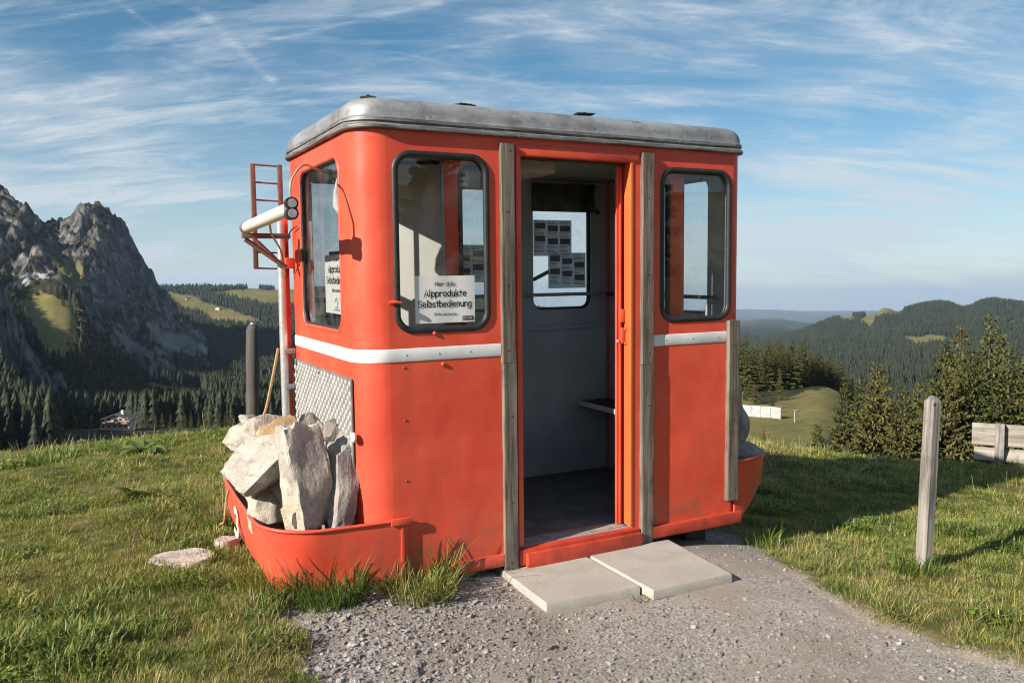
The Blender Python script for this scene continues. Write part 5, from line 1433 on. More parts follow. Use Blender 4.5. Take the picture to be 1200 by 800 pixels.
def blade(vs, fs, base, az, length, width, lean, curl, segs=3, fold=0.0):
    """one grass blade: a narrow strip that leans and curls over, ending in a point"""
    d = Vector((cos(az), sin(az), 0)); s_ = Vector((-sin(az), cos(az), 0)); b = len(vs)
    p = Vector(base); ang = lean
    for i in range(segs):
        t = i / segs; w = width * (1 - t * .55) / 2
        vs.append(tuple(p - s_ * w)); vs.append(tuple(p + s_ * w))
        p = p + (d * sin(ang) + Vector((0, 0, cos(ang)))) * (length / segs); ang += curl / segs
    vs.append(tuple(p))
    for i in range(segs - 1): fs.append((b + 2 * i, b + 2 * i + 1, b + 2 * i + 3)); fs.append((b + 2 * i, b + 2 * i + 3, b + 2 * i + 2))
    k = b + 2 * (segs - 1); fs.append((k, k + 1, k + 2))
def tuft_mesh(name, seed, n, rad, l0, l1, w0, w1, lean=.9, curl=1.1, segs=3):
    rnd = random.Random(seed); vs = []; fs = []
    for i in range(n):
        a = rnd.uniform(0, 2 * pi); r = rad * sqrt(rnd.random())
        blade(vs, fs, (r * cos(a), r * sin(a), -.008), a + rnd.gauss(0, 1.1), rnd.uniform(l0, l1), rnd.uniform(w0, w1), abs(rnd.gauss(0, lean * .55)) + .08, rnd.uniform(.1, curl), segs)
    return np_mesh(name, vs, fs)
turf = [proto('turf%d' % i, tuft_mesh('turf', 100 + i, 40, .06, .018, .046, .0022, .0048, 1.7, 1.2), M_GRASS) for i in range(6)]
turf += [proto('turf_tall%d' % i, tuft_mesh('turf', 120 + i, 26, .05, .04, .085, .0024, .0046, 1.3, 1.6, 4), M_GRASS) for i in range(3)]
turf += [proto('turf_green%d' % i, tuft_mesh('turf', 140 + i, 34, .055, .025, .06, .003, .0065, 1.3, 1.2), M_GREEN) for i in range(3)]
def clover_mesh(seed):
    rnd = random.Random(seed); vs, fs = [], []
    for i in range(26):
        a = rnd.uniform(0, 6.28); r = .05 * sqrt(rnd.random()); h = rnd.uniform(.010, .034); s_ = rnd.uniform(.004, .009); tl = rnd.uniform(-.5, .5); b = len(vs)
        for k in range(6):
            q = k * pi / 3; vs.append((r * cos(a) + s_ * cos(q), r * sin(a) + s_ * .75 * sin(q), h + s_ * cos(q) * tl))
        fs += [(b, b + 1, b + 2), (b, b + 2, b + 3), (b, b + 3, b + 4), (b, b + 4, b + 5)]
    return np_mesh('turf', vs, fs)
turf += [proto('turf_weed%d' % i, clover_mesh(170 + i), M_GREEN) for i in range(3)]
turf += [proto('turf_dry%d' % i, tuft_mesh('turf', 150 + i, 14, .06, .04, .10, .0016, .003, 1.5, 1.0), M_STRAW) for i in range(2)]
# order in a collection is by name; keep the kinds in known slots
names = sorted(o.name for o in turf); slot = {nm: i for i, nm in enumerate(names)}
S_TURF = [slot[o.name] for o in turf if o.name.startswith('turf') and o.data.materials[0] == M_GRASS and 'tall' not in o.name and 'weed' not in o.name]; S_WEED = [slot[o.name] for o in turf if 'weed' in o.name]
S_TALL = [slot[o.name] for o in turf if 'tall' in o.name]; S_GREEN = [slot[o.name] for o in turf if 'green' in o.name]; S_DRY = [slot[o.name] for o in turf if 'dry' in o.name]

def wedge_points(n, r0, r1, a0, a1, power=1.0):
    r = np.sqrt(RNG.random(n) * (r1 ** 2 - r0 ** 2) + r0 ** 2); a = RNG.uniform(a0, a1, n)
    return r * np.sin(a), r * np.cos(a)
def turf_points():
    xs, ys, dens = [], [], []
    for n, r0, r1, a0, a1 in ((15000, 2.2, 4.2, -.66, .66), (24000, 4.2, 7.0, -.66, .66), (19000, 7.0, 10.2, -.66, .66), (9000, .5, 3.0, -2.2, 2.2), (9000, 3.0, 9.0, -1.3, -.66), (9000, 3.0, 9.0, .66, 1.3)):
        x, y = wedge_points(n, r0, r1, a0, a1); xs.append(x); ys.append(y)
    x = np.concatenate(xs); y = np.concatenate(ys)
    pm_ = path_mask(x, y)
    keep = (pm_ < .35 + .25 * RNG.random(len(x))) & ~under_cabin(x, y)
    # nothing grows through the apron, the slabs or the flat stones
    lx_, ly_ = cabin_local(x, y)
    keep &= ~((lx_ > -.40) & (lx_ < 2.35) & (ly_ > .0) & (ly_ < 1.3))
    keep &= ~((np.hypot((x - FLATS[0].x) / 1.3, y - FLATS[0].y) < .125) | (np.hypot(x - FLATS[1].x, y - FLATS[1].y) < .065))
    return x[keep], y[keep]
gx_, gy_ = turf_points()
gz_ = land_z(gx_, gy_)
n_ = len(gx_)
worn = sstep(-.75, -.1, poly_dist(gx_, gy_, PATH) + .5 * fbm(gx_ * 2, gy_ * 2, 3))
lump = fbm(gx_ * 5.5, gy_ * 5.5, 3)
patch = fbm(gx_ * 1.3 + 5, gy_ * 1.3, 3); patch2 = fbm(gx_ * .9 - 8, gy_ * .9 + 3, 3)
pick = np.empty(n_, int); u_ = RNG.random(n_)
for i in range(n_):
    k = u_[i]
    if RNG.random() < worn[i] * .38: pick[i] = random.choice(S_DRY)
    elif lump[i] > .08 and k > .84: pick[i] = random.choice(S_WEED)
    elif patch[i] > .10 and k < .6: pick[i] = random.choice(S_GREEN)
    elif patch2[i] > .16 and k < .30: pick[i] = random.choice(S_DRY)
    elif k < .86: pick[i] = random.choice(S_TURF)
    elif k < .95: pick[i] = random.choice(S_TALL)
    elif k < .985: pick[i] = random.choice(S_GREEN)
    else: pick[i] = random.choice(S_DRY)
rr_ = np.hypot(gx_, gy_)
edge = path_mask(gx_, gy_)
sc = RNG.uniform(.65, 1.25, n_) * (1 + .25 * sstep(6, 9, rr_)) * (1 - .35 * sstep(0.02, .5, edge)) * (.9 + .9 * np.clip(patch, -.3, .4)) * np.clip(.9 + 2.4 * lump, .5, 1.7) * (1 - .3 * worn)
scatter('grass', turf, np.stack([gx_, gy_, gz_], -1), np.stack([RNG.normal(0, .15, n_), RNG.normal(0, .15, n_), RNG.uniform(0, 6.28, n_)], -1), np.stack([sc, sc, sc * RNG.uniform(.75, 1.3, n_)], -1), pick,
        'short green and straw coloured grass covering the knoll', 'grass')
# --- tall seed stalks standing along the far edge of the knoll
stalks = []
for i in range(4):
    rnd = random.Random(300 + i); vs, fs = [], []
    for k in range(3):
        blade(vs, fs, (rnd.uniform(-.03, .03), rnd.uniform(-.03, .03), 0), rnd.uniform(0, 6.28), rnd.uniform(.14, .34), .0045, rnd.uniform(.02, .22), rnd.uniform(.2, .9), 6)
    stalks.append(proto('stalk%d' % i, np_mesh('stalk', vs, fs), M_STRAW))
ns = 230
sx_, sy_ = wedge_points(ns, 7.2, 9.6, -.62, .62)
kk = ~under_cabin(sx_, sy_); sx_, sy_ = sx_[kk], sy_[kk]; ns = len(sx_)
ss = RNG.uniform(.4, .85, ns)
scatter('dry_stalks', stalks, np.stack([sx_, sy_, land_z(sx_, sy_)], -1), np.stack([RNG.normal(0, .2, ns), RNG.normal(0, .2, ns), RNG.uniform(0, 6.28, ns)], -1), np.stack([ss, ss, ss], -1), RNG.integers(0, 4, ns),
        'thin dry grass stalks along the far edge of the knoll', 'grass stalks')
# --- single grass tufts growing against the cabin, each a plant of its own
def big_tuft(label, x, y, n, rad, l0, l1, seed, mat=M_GREEN, lean=.85, curl=1.3):
    me_ = tuft_mesh('grass_tuft', seed, n, rad, l0, l1, .0036, .0076, lean, curl, 5)
    o = mesh_obj('grass_tuft', me_, mat, label=label, cat='grass tuft', group='grass tufts by the cabin')
    o.location = (x, y, ground_at(x, y) - .005); return o
def ground_px(px, py): return gpoint(px, py)
for lab, px, py, n, rad, a, b, sd, mt in (('large dark green grass tuft in front of the left apron', 386, 703, 620, .16, .08, .27, 501, M_GREEN),
        ('grass tuft with long pointed blades at the foot of the red front panel', 490, 694, 560, .17, .06, .20, 502, M_GREEN),
        ('small spiky grass tuft reaching up the red panel near the left slab', 520, 684, 120, .05, .10, .30, 503, M_GREEN),
        ('low grass tuft at the bottom curve of the left apron', 318, 690, 420, .15, .06, .19, 504, M_GRASS),
        ('dry straw coloured tuft beside the left apron and the rope', 262, 612, 110, .10, .10, .24, 505, M_STRAW),
        ('yellow green tuft at the gravel edge right of the cabin', 893, 640, 170, .12, .07, .17, 506, M_GRASS),
        ('green tuft round the foot of the leaning wooden post', 1070, 672, 150, .12, .06, .15, 507, M_GREEN),
        ('small moss green tuft between the two concrete slabs', 752, 702, 90, .045, .015, .04, 508, M_GREEN)):
    q = ground_px(px, py); big_tuft(lab, q.x, q.y, n, rad, a, b, sd, mt)
# --- broad-leaved plants in the turf
def dock(label, px, py, n, size, seed):
    rnd = random.Random(seed); vs, fs = [], []
    for i in range(n):
        a = i * 2.4 + rnd.uniform(-.4, .4); L_ = size * rnd.uniform(.6, 1.1); W_ = L_ * rnd.uniform(.38, .5); up = rnd.uniform(.45, 1.15)
        d = Vector((cos(a), sin(a), 0)); s_ = Vector((-sin(a), cos(a), 0)); b = len(vs); p = Vector((0, 0, 0)); ang = up
        K = 6
        for k in range(K + 1):
            t = k / K; w = W_ * sin(pi * min(1, t * .93 + .05)) ** .8 / 2
            vs += [tuple(p - s_ * w + Vector((0, 0, w * .35))), tuple(p), tuple(p + s_ * w + Vector((0, 0, w * .35)))]
            p = p + (d * cos(ang) + Vector((0, 0, sin(ang)))) * (L_ / K); ang -= 1.2 / K
        for k in range(K):
            j = b + 3 * k; fs += [(j, j + 1, j + 4, j + 3), (j + 1, j + 2, j + 5, j + 4)]
    o = mesh_obj('dock_plant', np_mesh('dock_plant', vs, fs), M_DOCK, smooth=60, label=label, cat='plant', group='broad-leaved plants in the turf')
    q = gpoint(px, py); o.location = (q.x, q.y, q.z); return o
dock('broad-leaved plant with pale leaves near the far edge of the turf', 166, 532, 12, .26, 1)
dock('dark broad-leaved plant at the left far edge of the turf', 62, 524, 9, .2, 2)
dock('low broad-leaved plant in the middle of the left turf', 152, 583, 8, .15, 3)
dock('broad-leaved plant at the edge of the turf right of the cabin', 1020, 552, 8, .14, 4)

# ------------------------------------------------------------------ gravel: loose stones on the path
M_PEB = None
def pebble_mat():
    m, nt, out = new_mat('pebble'); t = NT(nt)
    info = t.n('ShaderNodeObjectInfo'); cr = t.n('ShaderNodeValToRGB'); e = cr.color_ramp.elements
    cols = [(0, (.20, .18, .16)), (.3, (.30, .275, .25)), (.6, (.38, .35, .325)), (.85, (.45, .43, .405)), (1, (.54, .53, .515))]
    while len(e) < len(cols): e.new(.5)
    for i, (p_, c) in enumerate(cols): e[i].position = p_; e[i].color = (*c, 1)
    t.l(info.outputs['Random'], cr.inputs[0])
    t.bsdf(out, cr.outputs[0], .92, 0, t.bump(t.noise(t.coords('Object'), 2.5, 4, .6), .6, .2), .2)
    return m
M_PEB = pebble_mat()
pebs = []
for i in range(8):
    me_ = stone_mesh('pebble', (1, .85, .6), 700 + i, 8, 1 if i < 5 else 2, .06); pebs.append(proto('pebble%d' % i, me_, M_PEB))
xs, ys = [], []
for n, r0, r1 in ((26000, 2.5, 3.8), (21000, 3.8, 5.3), (6000, .6, 2.5)):
    x, y = wedge_points(n, r0, r1, -.62, .62); xs.append(x); ys.append(y)
px_, py_ = np.concatenate(xs), np.concatenate(ys)
d_ = path_mask(px_, py_)
lx_, ly_ = cabin_local(px_, py_)
fine_zone = fbm(px_ * 1.5 + 3, py_ * 1.5, 3)
edge_d = poly_dist(px_, py_, PATH)
left_side = sstep(.3, -.6, px_)                      # coarser rubble towards the left
want = np.clip(.40 + fine_zone * 1.1 + left_side * .5 + sstep(.35, .05, edge_d) * .35, .12, 1)
keep = (d_ > .25) & (RNG.random(len(px_)) < want) & ~((lx_ > .66) & (lx_ < 1.68) & (ly_ > -.50) & (ly_ < .1)) & ~((lx_ > -.3) & (lx_ < 2.3) & (ly_ > .1) & (ly_ < 1.3))
px_, py_, left_side, edge_d = px_[keep], py_[keep], left_side[keep], edge_d[keep]; n_ = len(px_)
sz = np.exp(RNG.normal(np.log(.0056), .52, n_)) * (1 + left_side * .35); sz = np.clip(sz, .0025, .034)
scatter('gravel', pebs, np.stack([px_, py_, land_z(px_, py_) + sz * .12], -1), np.stack([RNG.normal(0, .35, n_), RNG.normal(0, .35, n_), RNG.uniform(0, 6.28, n_)], -1), np.stack([sz, sz, sz], -1) * 1.15, RNG.integers(0, 8, n_),
        'loose grey gravel lying on the path before the cabin', 'gravel')

# ------------------------------------------------------------------ spruces
def needle_mat(name, cols): return leaf_mat(name, cols, .7, .12)
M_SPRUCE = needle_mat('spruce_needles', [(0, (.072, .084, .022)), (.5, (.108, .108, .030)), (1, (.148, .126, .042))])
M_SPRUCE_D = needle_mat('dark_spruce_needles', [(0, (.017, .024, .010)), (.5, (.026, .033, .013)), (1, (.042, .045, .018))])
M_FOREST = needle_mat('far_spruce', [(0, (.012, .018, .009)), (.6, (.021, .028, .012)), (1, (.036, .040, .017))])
M_BROWN = needle_mat('autumn_leaves', [(0, (.13, .060, .026)), (.5, (.10, .062, .030)), (1, (.08, .072, .028))])
M_BARK = simple_mat('spruce_bark', (0.15, 0.122, 0.10), .9, 0, .4, 6, .6, 30, .02)
def spruce(seed, h, spread, fine=True, bare=0.12, thin=0.0):
    """trunk and crown meshes of one spruce; every bough carries many small needle sprays"""
    rnd = random.Random(seed)
    bm = bmesh.new(); lean = Vector((rnd.uniform(-.02, .02), rnd.uniform(-.02, .02), 0))
    k = 10; r0 = h * .009 + .025
    bm_tube(bm, [Vector((0, 0, 0)) + lean * (h * i / k) + Vector((rnd.uniform(-.03, .03), rnd.uniform(-.03, .03), h * i / k - .3)) for i in range(k + 1)], [r0 * (1 - .93 * i / k) for i in range(k + 1)], 7 if fine else 5)
    dead = []
    vs, fs = [], []
    up = Vector((0, 0, 1))
    def spray(p, d, L_, w):
        """a drooping flat twig: two crossed narrow blades"""
        side = d.cross(up); side = side.normalized() if side.length > 1e-4 else Vector((1, 0, 0))
        tip = p + d * L_ + Vector((0, 0, -L_ * rnd.uniform(.15, .5))); mid = (p + tip) / 2 + Vector((0, 0, L_ * .06))
        b = len(vs); vs.extend((tuple(p), tuple(mid - side * w), tuple(tip), tuple(mid + side * w))); fs.append((b, b + 1, b + 2, b + 3))
        if True:
            b = len(vs); dn = Vector((0, 0, -w * (1.7 if fine else 1.2))); vs.extend((tuple(p), tuple(mid + dn), tuple(tip), tuple(mid + up * w * .5))); fs.append((b, b + 1, b + 2, b + 3))
    z = h * bare; step = h * (.019 if fine else .042)
    while z < h * .985:
        t = z / h
        L0 = spread * (1 - t) ** .82 * (1.0 if t > bare + .1 else .8) + .04 * h * .12
        nb = (7 if fine else 6) if t < .85 else 5
        a0 = rnd.uniform(0, 6.28)
        for i in range(nb):
            if rnd.random() < thin: continue
            a = a0 + 2 * pi * i / nb + rnd.uniform(-.3, .3); L_ = L0 * rnd.uniform(.55, 1.15)
            pitch = (-.30 + .85 * t) + rnd.uniform(-.14, .14)
            d = Vector((cos(a) * cos(pitch), sin(a) * cos(pitch), sin(pitch))); p0 = lean * z + Vector((0, 0, z + rnd.uniform(-.5, .5) * step))
            m_ = max(3, int(L_ / (.13 if fine else .42)))
            side = Vector((-sin(a), cos(a), 0))
            if fine and t < .8: dead.append((p0, p0 + d * L_ * .7))
            for q in range(1, m_ + 1):
                f = q / m_
                p = p0 + d * (L_ * f) + Vector((0, 0, -.16 * L_ * f * (1 - f * .9) * 1.6))
                tw = (.40 * L_ * (1 - f * .62) + .09) * rnd.uniform(.7, 1.2)
                if f < .22 and fine: continue
                for s_ in (-1, 1):
                    dd = (d * rnd.uniform(.5, .9) + side * s_ * rnd.uniform(.5, 1.0) + Vector((0, 0, rnd.uniform(-.25, .1)))).normalized()
                    spray(p, dd, tw, tw * (.24 if fine else .42))
                if rnd.random() < .7: spray(p, (d * .4 + Vector((rnd.uniform(-.4, .4), rnd.uniform(-.4, .4), -.7))).normalized(), tw * .9, tw * .22)
            spray(p0 + d * L_ * .9 + Vector((0, 0, -.02 * L_)), d, .22 * L_ + .08, .05 * L_ + .02)
        z += step * rnd.uniform(.75, 1.3)
    spray(Vector((0, 0, h * .95)) + lean * h, Vector((0.05, 0, 1)), h * .05 + .1, .03); 
    for a, b in dead[::1]: bm_tube(bm, [a, b], [.018, .006], 3, False)
    # a few bare dead twigs low on the trunk
    if fine:
        for i in range(16):
            zz = h * rnd.uniform(.03, bare + .25); a = rnd.uniform(0, 6.28); L_ = rnd.uniform(.4, 1.3)
            bm_tube(bm, [lean * zz + Vector((0, 0, zz)), lean * zz + Vector((cos(a) * L_, sin(a) * L_, zz - .1 * L_))], [.018, .005], 3, False)
    return from_bm(bm, 'trunk'), np_mesh('crown', vs, fs)
def tree_thing(name, label, meshes, mats, loc, scale, rz, group, cat='tree'):
    t = empty(name, loc, rz, label=label, cat=cat, group=group); t.scale = (scale[0], scale[0], scale[1])
    for nm, me_, mt in zip(('trunk', 'crown'), meshes, mats): mesh_obj(nm, me_, mt, t)
    return t
FINE = [spruce(800 + i, 13.0, sp, True, br, th) for i, (sp, br, th) in enumerate(((2.9, .04, .05), (2.6, .07, .14), (3.2, .03, .06), (2.4, .10, .20), (2.8, .05, .10)))]
def tree_at(px, top_py, r, h, var, label, name='spruce_tree', group='spruces on the slope below the bench', mats=(M_BARK, M_SPRUCE), meshes=FINE, base_h=13.0, wide=1.0):
    q = at_range(px, top_py, r)
    # foot on the land, height so that the top reaches the place seen in the photograph
    g = ground_at(q.x, q.y); hh = (q.z - g) if h is None else h
    return tree_thing(name, label, meshes[var % len(meshes)], mats, (q.x, q.y, g - .1), (hh / base_h * wide, hh / base_h), random.uniform(0, 6.28), group)
NEAR = [(1022, 416, 40, 0, 'spruce with twin tops left of the leaning post', .85), (1034, 424, 42, 1, 'spruce with a broken bare top just left of the leaning post', .8), (985, 444, 36, 3, 'small thin spruce at the left end of the near group', .95),
        (1007, 436, 45, 4, 'spruce behind the small thin one at the left of the near group', .9), (1060, 448, 37, 2, 'short bushy spruce close behind the leaning post', .95),
        (1100, 392, 41, 0, 'dense rounded spruce right behind the leaning post', .95), (1122, 375, 45, 3, 'tall thin spruce with a bare top behind the bench', .9),
        (1112, 420, 38, 4, 'spruce between the leaning post and the bench', .9), (1156, 360, 43, 1, 'tallest spruce of the group above the bench', .95), (1140, 400, 39, 2, 'bushy spruce directly above the end of the bench', .9),
        (1184, 398, 38, 4, 'spruce with a pale bare trunk above the bench boards', .9), (1175, 385, 47, 0, 'spruce behind the bare trunk above the bench', .9), (1205, 408, 41, 2, 'spruce cut by the right edge of the picture', .95),
        (1078, 440, 47, 1, 'spruce half hidden behind the dense rounded one', .9), (958, 492, 52, 2, 'low young spruce at the meadow corner left of the near group', 1.1)]
for i, (px, py, r, v, lab, wd) in enumerate(NEAR): tree_at(px, py, r, None, v, lab, wide=wd * 1.12)
# spruces behind the camera that mirror in the window panes
for az_, r, hh, v, lab in ((133, 34, 12.5, 0, 'big spruce behind the photographer mirrored in the front left window'), (126, 38, 9.0, 2, 'smaller spruce behind the photographer mirrored in the left window edge'), (140, 37, 11, 1, 'third spruce behind the photographer beside the big one'),
                            (110, 34, 12.0, 4, 'spruce to the right behind the photographer mirrored in the right window')):
    x, y = r * sin(radians(az_)), r * cos(radians(az_)); g = ground_at(x, y)
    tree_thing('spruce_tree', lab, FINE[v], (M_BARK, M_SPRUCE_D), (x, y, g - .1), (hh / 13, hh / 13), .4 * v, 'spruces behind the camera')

# ------------------------------------------------------------------ wood beyond the meadow: single spruces with fewer boughs
MID = [spruce(850 + i, 13.0, sp, False, .05, .05) for i, sp in enumerate((2.3, 2.7, 2.0, 2.5))]
# pale barrier and lift pole on the meadow
def mid_spot(px, py, r): q = at_range(px, py, r); return q.x, q.y
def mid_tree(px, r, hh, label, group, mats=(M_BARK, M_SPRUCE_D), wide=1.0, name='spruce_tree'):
    a = atan2(px - 600, FPX); x, y = r * sin(a), r * cos(a); g = ground_at(x, y)
    return tree_thing(name, label, random.choice(MID), mats, (x, y, g - .2), (hh / 13 * wide, hh / 13), random.uniform(0, 6.28), group)
rw = random.Random(77)
WOOD = []
for i in range(520):
    px = rw.uniform(845, 1000); r = rw.uniform(232, 320)
    lim = 238 if px < 905 else 238 + (px - 905) * .55      # the meadow reaches higher to the right
    if r < lim: continue
    if any((abs(px - a) * r / FPX) ** 2 + (r - b) ** 2 < 8 for a, b in WOOD): continue
    WOOD.append((px, r))
for px, r in WOOD:
    hh = rw.uniform(10.5, 16.5) * (1 - .22 * max(0, (px - 930) / 70))
    mid_tree(px, r, hh, mats=(M_BARK, M_SPRUCE), label='dark green spruce in the dense wood beyond the meadow', group='spruces of the wood beyond the meadow', wide=rw.uniform(1.25, 1.65))
for px, r, hh, lab in ((906, 196, 4.6, 'small round spruce on the meadow right of the pale barrier'), (886, 206, 5.4, 'spruce standing on the meadow just above the pale barrier'), (874, 214, 4.0, 'small spruce on the brown meadow bank above the barrier'), (915, 216, 7.5, 'spruce at the front edge of the wood above the meadow'),
                       (897, 140, 3.0, 'young spruce low on the meadow under the barrier'), (880, 222, 6, 'bushy spruce at the left front edge of the wood')):
    mid_tree(px, r, hh, lab, 'single spruces on the meadow', wide=1.35)
def pixel_on_land(px, py, r0, r1):
    d = ray(px, py); h = sqrt(d.x ** 2 + d.y ** 2); ts = np.linspace(r0, r1, 2500) / h
    X = d.x * ts; Y = d.y * ts; Z = CAM_H + d.z * ts; g = land_z(X, Y)
    i = int(np.argmax(Z < g)); return Vector((X[i], Y[i], g[i]))
M_PALE = simple_mat('pale_fence_cloth', (0.42, 0.425, 0.43), .8, 0, .3, .9)
f0 = pixel_on_land(868, 487, 100, 330); f1 = pixel_on_land(915, 491, 100, 330)
f0 = f1 + (f0 - f1).normalized() * max((f0 - f1).length, 8)
f0 = f1 + (f0 - f1) * 2.2
bar = empty('snow_barrier', f1, label='pale cloth snow barrier standing on the meadow right of the cabin', cat='barrier')
nseg = 9
for i in range(nseg):
    a = (f0 - f1) * (i / nseg); b = (f0 - f1) * ((i + .97) / nseg)
    za = ground_at(f1.x + a.x, f1.y + a.y) - f1.z; zb = ground_at(f1.x + b.x, f1.y + b.y) - f1.z
    dr = Vector((b.x - a.x, b.y - a.y, 0)).normalized(); nn = Vector((-dr.y, dr.x, 0)) * .04
    bm = bmesh.new(); H_ = 2.3
    c8 = [bm.verts.new(q) for q in (Vector((a.x, a.y, za - .2)) - nn, Vector((b.x, b.y, zb - .2)) - nn, Vector((b.x, b.y, zb - .2)) + nn, Vector((a.x, a.y, za - .2)) + nn,
                                    Vector((a.x, a.y, za + H_)) - nn, Vector((b.x, b.y, zb + H_)) - nn, Vector((b.x, b.y, zb + H_)) + nn, Vector((a.x, a.y, za + H_)) + nn)]
    for f in ((0, 1, 5, 4), (1, 2, 6, 5), (2, 3, 7, 6), (3, 0, 4, 7), (4, 5, 6, 7), (3, 2, 1, 0)): bm.faces.new([c8[q] for q in f])
    mesh_obj('panel', from_bm(bm, 'panel'), M_PALE, bar)
    tube('post', [(a.x, a.y, za - .3), (a.x, a.y, za + H_ + .25)], .09, M_POST, bar, 6)
lp = pixel_on_land(931, 495, 90, 330)
lift = empty('lift_pole', lp, label='slim grey ski lift pole with a crossbar on the meadow', cat='lift pole')
hp = 14.0 / FPX * lp.length
tube('mast', [(0, 0, -.3), (0, 0, hp)], [hp * .05, hp * .035], M_GALV, lift, 8)
bxd = Vector((1, .3, 0)).normalized()
tube('crossbar', [tuple(bxd * -hp * .3 + Vector((0, 0, hp * .93))), tuple(bxd * hp * .35 + Vector((0, 0, hp)))], hp * .045, M_GALV, lift, 6)
for s_ in (-.27, .32): tube('pulley', [tuple(bxd * hp * s_ + Vector((0, 0, hp * 1.0))), tuple(bxd * hp * (s_ + .03) + Vector((0, 0, hp * .86)))], hp * .05, M_DARKSTEEL, lift, 6)

# spruces low on the left, their tops rising behind the edge of the knoll
rl = random.Random(5)
for i, (px, py, r) in enumerate([(4, 478, 430), (16, 484, 440), (27, 476, 450), (39, 488, 430), (50, 480, 455), (61, 479, 440), (69, 486, 450), (79, 483, 440), (88, 489, 430), (96, 487, 450), (107, 494, 430), (34, 470, 480), (10, 470, 480), (57, 472, 470), (74, 476, 480), (85, 480, 490),
                               (166, 492, 420), (173, 490, 430), (181, 493, 410), (190, 494, 410), (200, 487, 430), (209, 490, 420), (217, 486, 430), (224, 491, 410), (233, 489, 420), (241, 484, 430), (248, 479, 440), (256, 482, 430), (264, 486, 420), (272, 488, 410), (281, 486, 430)]):
    q = at_range(px, py, r); g = ground_at(q.x, q.y); hh = max(8, q.z - g)
    left = px < 120
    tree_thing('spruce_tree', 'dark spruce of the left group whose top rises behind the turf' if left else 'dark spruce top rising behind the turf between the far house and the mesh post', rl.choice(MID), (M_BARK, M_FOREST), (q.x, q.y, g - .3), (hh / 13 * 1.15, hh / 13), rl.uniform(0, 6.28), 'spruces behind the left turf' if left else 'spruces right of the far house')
# single spruces on the sunny spur
for i, (px, py, r) in enumerate(((83, 388, 1130), (80, 404, 1090), (88, 405, 1090), (36, 352, 1330), (44, 346, 1340), (28, 350, 1320), (20, 352, 1310), (52, 342, 1360), (60, 344, 1370), (68, 350, 1340), (74, 358, 1300))):
    q = pixel_on_land(px, py, 950, 1600)
    hh = (16 if i < 3 else 17) * rl.uniform(.85, 1.2)
    tree_thing('spruce_tree', 'dark single spruce standing on the sunlit meadow spur below the peaks', rl.choice(MID), (M_BARK, M_FOREST), (q.x, q.y, q.z - .5), (hh / 13 * 1.2, hh / 13), rl.uniform(0, 6.28), 'single spruces on the sunlit spur')

# ------------------------------------------------------------------ far forests: uncountable, one mass each
def far_tree(seed, kind):
    rnd = random.Random(seed); vs, fs = [], []
    if kind == 'spruce':
        tiers = 5
        for k in range(tiers):
            t = k / tiers; z0 = .06 + .82 * t; r = .20 * (1 - t) ** .9 + .012; top = min(1.0, z0 + .36 * (1 - t * .4)); m_ = 7; a0 = rnd.uniform(0, 6)
            b = len(vs); vs.append((0, 0, top))
            for j in range(m_ * 2):
                a = a0 + pi * j / m_; q = r * (rnd.uniform(.85, 1.2) if j % 2 == 0 else rnd.uniform(.5, .7)); vs.append((q * cos(a), q * sin(a), z0 + (0 if j % 2 == 0 else .05)))
            for j in range(m_ * 2): fs.append((b, b + 1 + j, b + 1 + (j + 1) % (m_ * 2)))
    else:
        for k in range(46):
            a = rnd.uniform(0, 6.28); e = rnd.uniform(-.4, 1.4); R_ = .30 * rnd.uniform(.6, 1); c = Vector((R_ * cos(a) * cos(e), R_ * sin(a) * cos(e), .58 + R_ * sin(e) * 1.2)); s_ = rnd.uniform(.10, .17)
            b = len(vs); n = Vector((rnd.gauss(0, 1), rnd.gauss(0, 1), rnd.gauss(0, 1))).normalized(); u = n.orthogonal().normalized(); v = n.cross(u)
            vs += [tuple(c + u * s_), tuple(c + v * s_ * .9), tuple(c - u * s_), tuple(c - v * s_)]; fs += [(b, b + 1, b + 2), (b, b + 2, b + 3)]
        b = len(vs); vs += [(-.02, 0, 0), (.02, 0, 0), (0, .02, .6)]; fs.append((b, b + 1, b + 2))
    return np_mesh('far_tree', vs, fs)
fprot = [proto('far_a%d' % i, far_tree(900 + i, 'spruce'), M_FOREST) for i in range(4)] + [proto('far_b%d' % i, far_tree(950 + i, 'leaf'), M_BROWN) for i in range(2)]
def forest(name, label, n, px0, px1, r0, r1, hmin, hmax, cond, brown=None):
    u = RNG.random(n); r = np.sqrt(r0 ** 2 + u * (r1 ** 2 - r0 ** 2)); px = RNG.uniform(px0, px1, n)
    a = np.arctan((px - 600) / FPX); x = r * np.sin(a); y = r * np.cos(a); z = land_z(x, y)
    me_, sc_, rk_ = cover(x, y, z); ppx, ppy = to_pixel(x, y, z)
    gap = fbm(x / 120, y / 120, 4)
    k = ~me_ & ~sc_ & (rk_ < .45 * RNG.random(n) + .12) & cond(ppx, ppy, r, gap)
    x, y, z, ppx, ppy = x[k], y[k], z[k], ppx[k], ppy[k]; m_ = len(x)
    h = RNG.uniform(hmin, hmax, m_); w = h * RNG.uniform(.8, 1.25, m_)
    pick_ = RNG.integers(0, 4, m_)
    if brown is not None:
        q = RNG.random(m_) < brown(ppx, ppy); pick_[q] = RNG.integers(4, 6, int(q.sum())); h[q] *= .55; w[q] *= .85
    scatter(name, fprot, np.stack([x, y, z - .8], -1), np.stack([np.zeros(m_), np.zeros(m_), RNG.uniform(0, 6.28, m_)], -1), np.stack([w, w, h], -1), pick_, label, 'forest')
    return m_
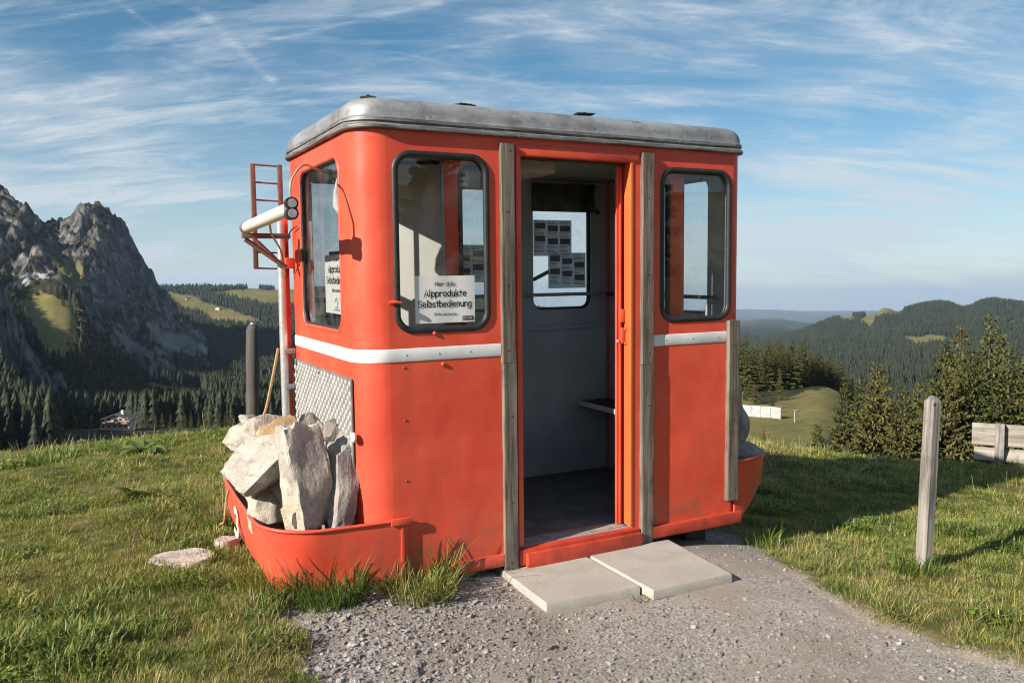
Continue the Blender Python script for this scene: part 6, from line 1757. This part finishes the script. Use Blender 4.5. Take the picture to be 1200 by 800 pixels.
nf = forest('valley_forest', 'dark spruce forest filling the shaded valley below the peaks', 46000, -110, 420, 330, 2000, 14, 24, lambda px, py, r, g: (py > 300) & (g > -.22) & ~((px > 112) & (px < 160) & (r < 470)) & ~((px > 24) & (px < 112) & (py < 346)) & ((r > 440) | (px < 62)) & ~((px > 62) & (px < 150) & (r < 520)),
       lambda px, py: np.where((px > 88) & (px < 150) & (py > 370) & (py < 455), .6, 0.0) + np.where((py < 400), .03, 0))
nf2 = forest('ridge_forest', 'spruce forest along the skyline of the green hill left of the cabin', 26000, 150, 640, 2000, 4000, 15, 25, lambda px, py, r, g: (g > -.25) | (py < 342))
nf3 = forest('hill_forest', 'spruce forest covering the hills on the right', 60000, 640, 1330, 700, 4700, 15, 25, lambda px, py, r, g: (g > -.30) & (px > 640))
print('forest trees', nf, nf2, nf3)

# ------------------------------------------------------------------ far buildings
def chalet(label, px, py, r0, r1, w, hgt, depth, rz, detail=True):
    q = pixel_on_land(px, py, r0, r1)
    c = empty('chalet', q, rz, label=label, cat='house')
    mw = simple_mat('chalet_wall', (0.60, 0.44, 0.36), .8, 0, .2, .8); mr = simple_mat('chalet_roof', (0.13, 0.115, 0.11), .8, 0, .3, .6); mp_ = simple_mat('chalet_window', (0.05, 0.05, 0.055), .3); mt_ = simple_mat('chalet_trim', (0.70, 0.66, 0.60), .7)
    ridge = hgt + w * .20
    bm = bmesh.new(); o_ = [(-w / 2, -2), (w / 2, -2), (w / 2, hgt), (0, ridge), (-w / 2, hgt)]
    f = [bm.verts.new((x, -depth / 2, z)) for x, z in o_]; b = [bm.verts.new((x, depth / 2, z)) for x, z in o_]
    bm.faces.new(f); bm.faces.new(b[::-1])
    for i in range(5): bm.faces.new((f[i], b[i], b[(i + 1) % 5], f[(i + 1) % 5]))
    mesh_obj('wall', from_bm(bm, 'wall'), mw, c)
    for s_ in (-1, 1):
        bm = bmesh.new(); e = Vector((s_ * (w / 2 + 1.2), 0, hgt - 1.2 * .4 + .1)); t_ = Vector((0, 0, ridge + .12)); th = Vector((0, 0, .3))
        pts_ = [Vector((p.x, y, p.z)) for y in (-depth / 2 - 1.2, depth / 2 + 1.2) for p in (e, t_)]
        v = [bm.verts.new(p) for p in pts_] + [bm.verts.new(p + th) for p in pts_]
        for f_ in ((0, 1, 3, 2), (4, 6, 7, 5), (0, 4, 5, 1), (2, 3, 7, 6), (0, 2, 6, 4), (1, 5, 7, 3)): bm.faces.new([v[i] for i in f_])
        mesh_obj('roof', from_bm(bm, 'roof'), mr, c)
    if detail:
        for j, z in enumerate((1.3, 4.1)):
            for i in range(5):
                x = -w * .4 + i * w * .2
                wn = box('window', (x - .65, -depth / 2 - .08, z), (x + .65, -depth / 2 - .005, z + 1.35), mt_, c, 0)
                box('window_pane', (x - .5, -depth / 2 - .12, z + .12), (x + .5, -depth / 2 - .085, z + 1.22), mp_, wn, 0)
        box('balcony', (-w / 2 + .4, -depth / 2 - 1.2, 3.0), (w / 2 - .4, -depth / 2 - .01, 3.9), simple_mat('balcony_wood', (0.34, 0.22, 0.15), .8), c, 0)
        box('chimney', (w * .12, -1, ridge - 1.5), (w * .12 + 1, 0, ridge + 1.4), mt_, c, 0)
    return c
chalet('pink walled chalet with dark roof in the valley behind the turf', 139, 503, 250, 700, 11.5, 4.6, 9, .12)
chalet('tiny pale farmhouse on the sunlit far hill', 220, 351, 2300, 3600, 14, 6, 12, .6, False)
chalet('tiny farm barn on the far hill below the farmhouse', 256, 363, 2300, 3600, 16, 6, 12, -.3, False)

# ------------------------------------------------------------------ the air: thin haze that pales far hills
hz = bmesh.new(); bm_box(hz, (0, 0, -160), (104000, 104000, 1560), None, 0)
m_, nt_, out_ = new_mat('haze'); t_ = NT(nt_)
pv = t_.n('ShaderNodeVolumePrincipled'); pv.inputs['Color'].default_value = (0.55, 0.74, 0.98, 1); pv.inputs['Density'].default_value = 3.2e-5; pv.inputs['Anisotropy'].default_value = 0.1
t_.l(pv.outputs[0], out_.inputs['Volume'])
mesh_obj('haze', from_bm(hz, 'haze'), m_, label='thin blue haze in the air over the valleys', cat='haze', kind='stuff')
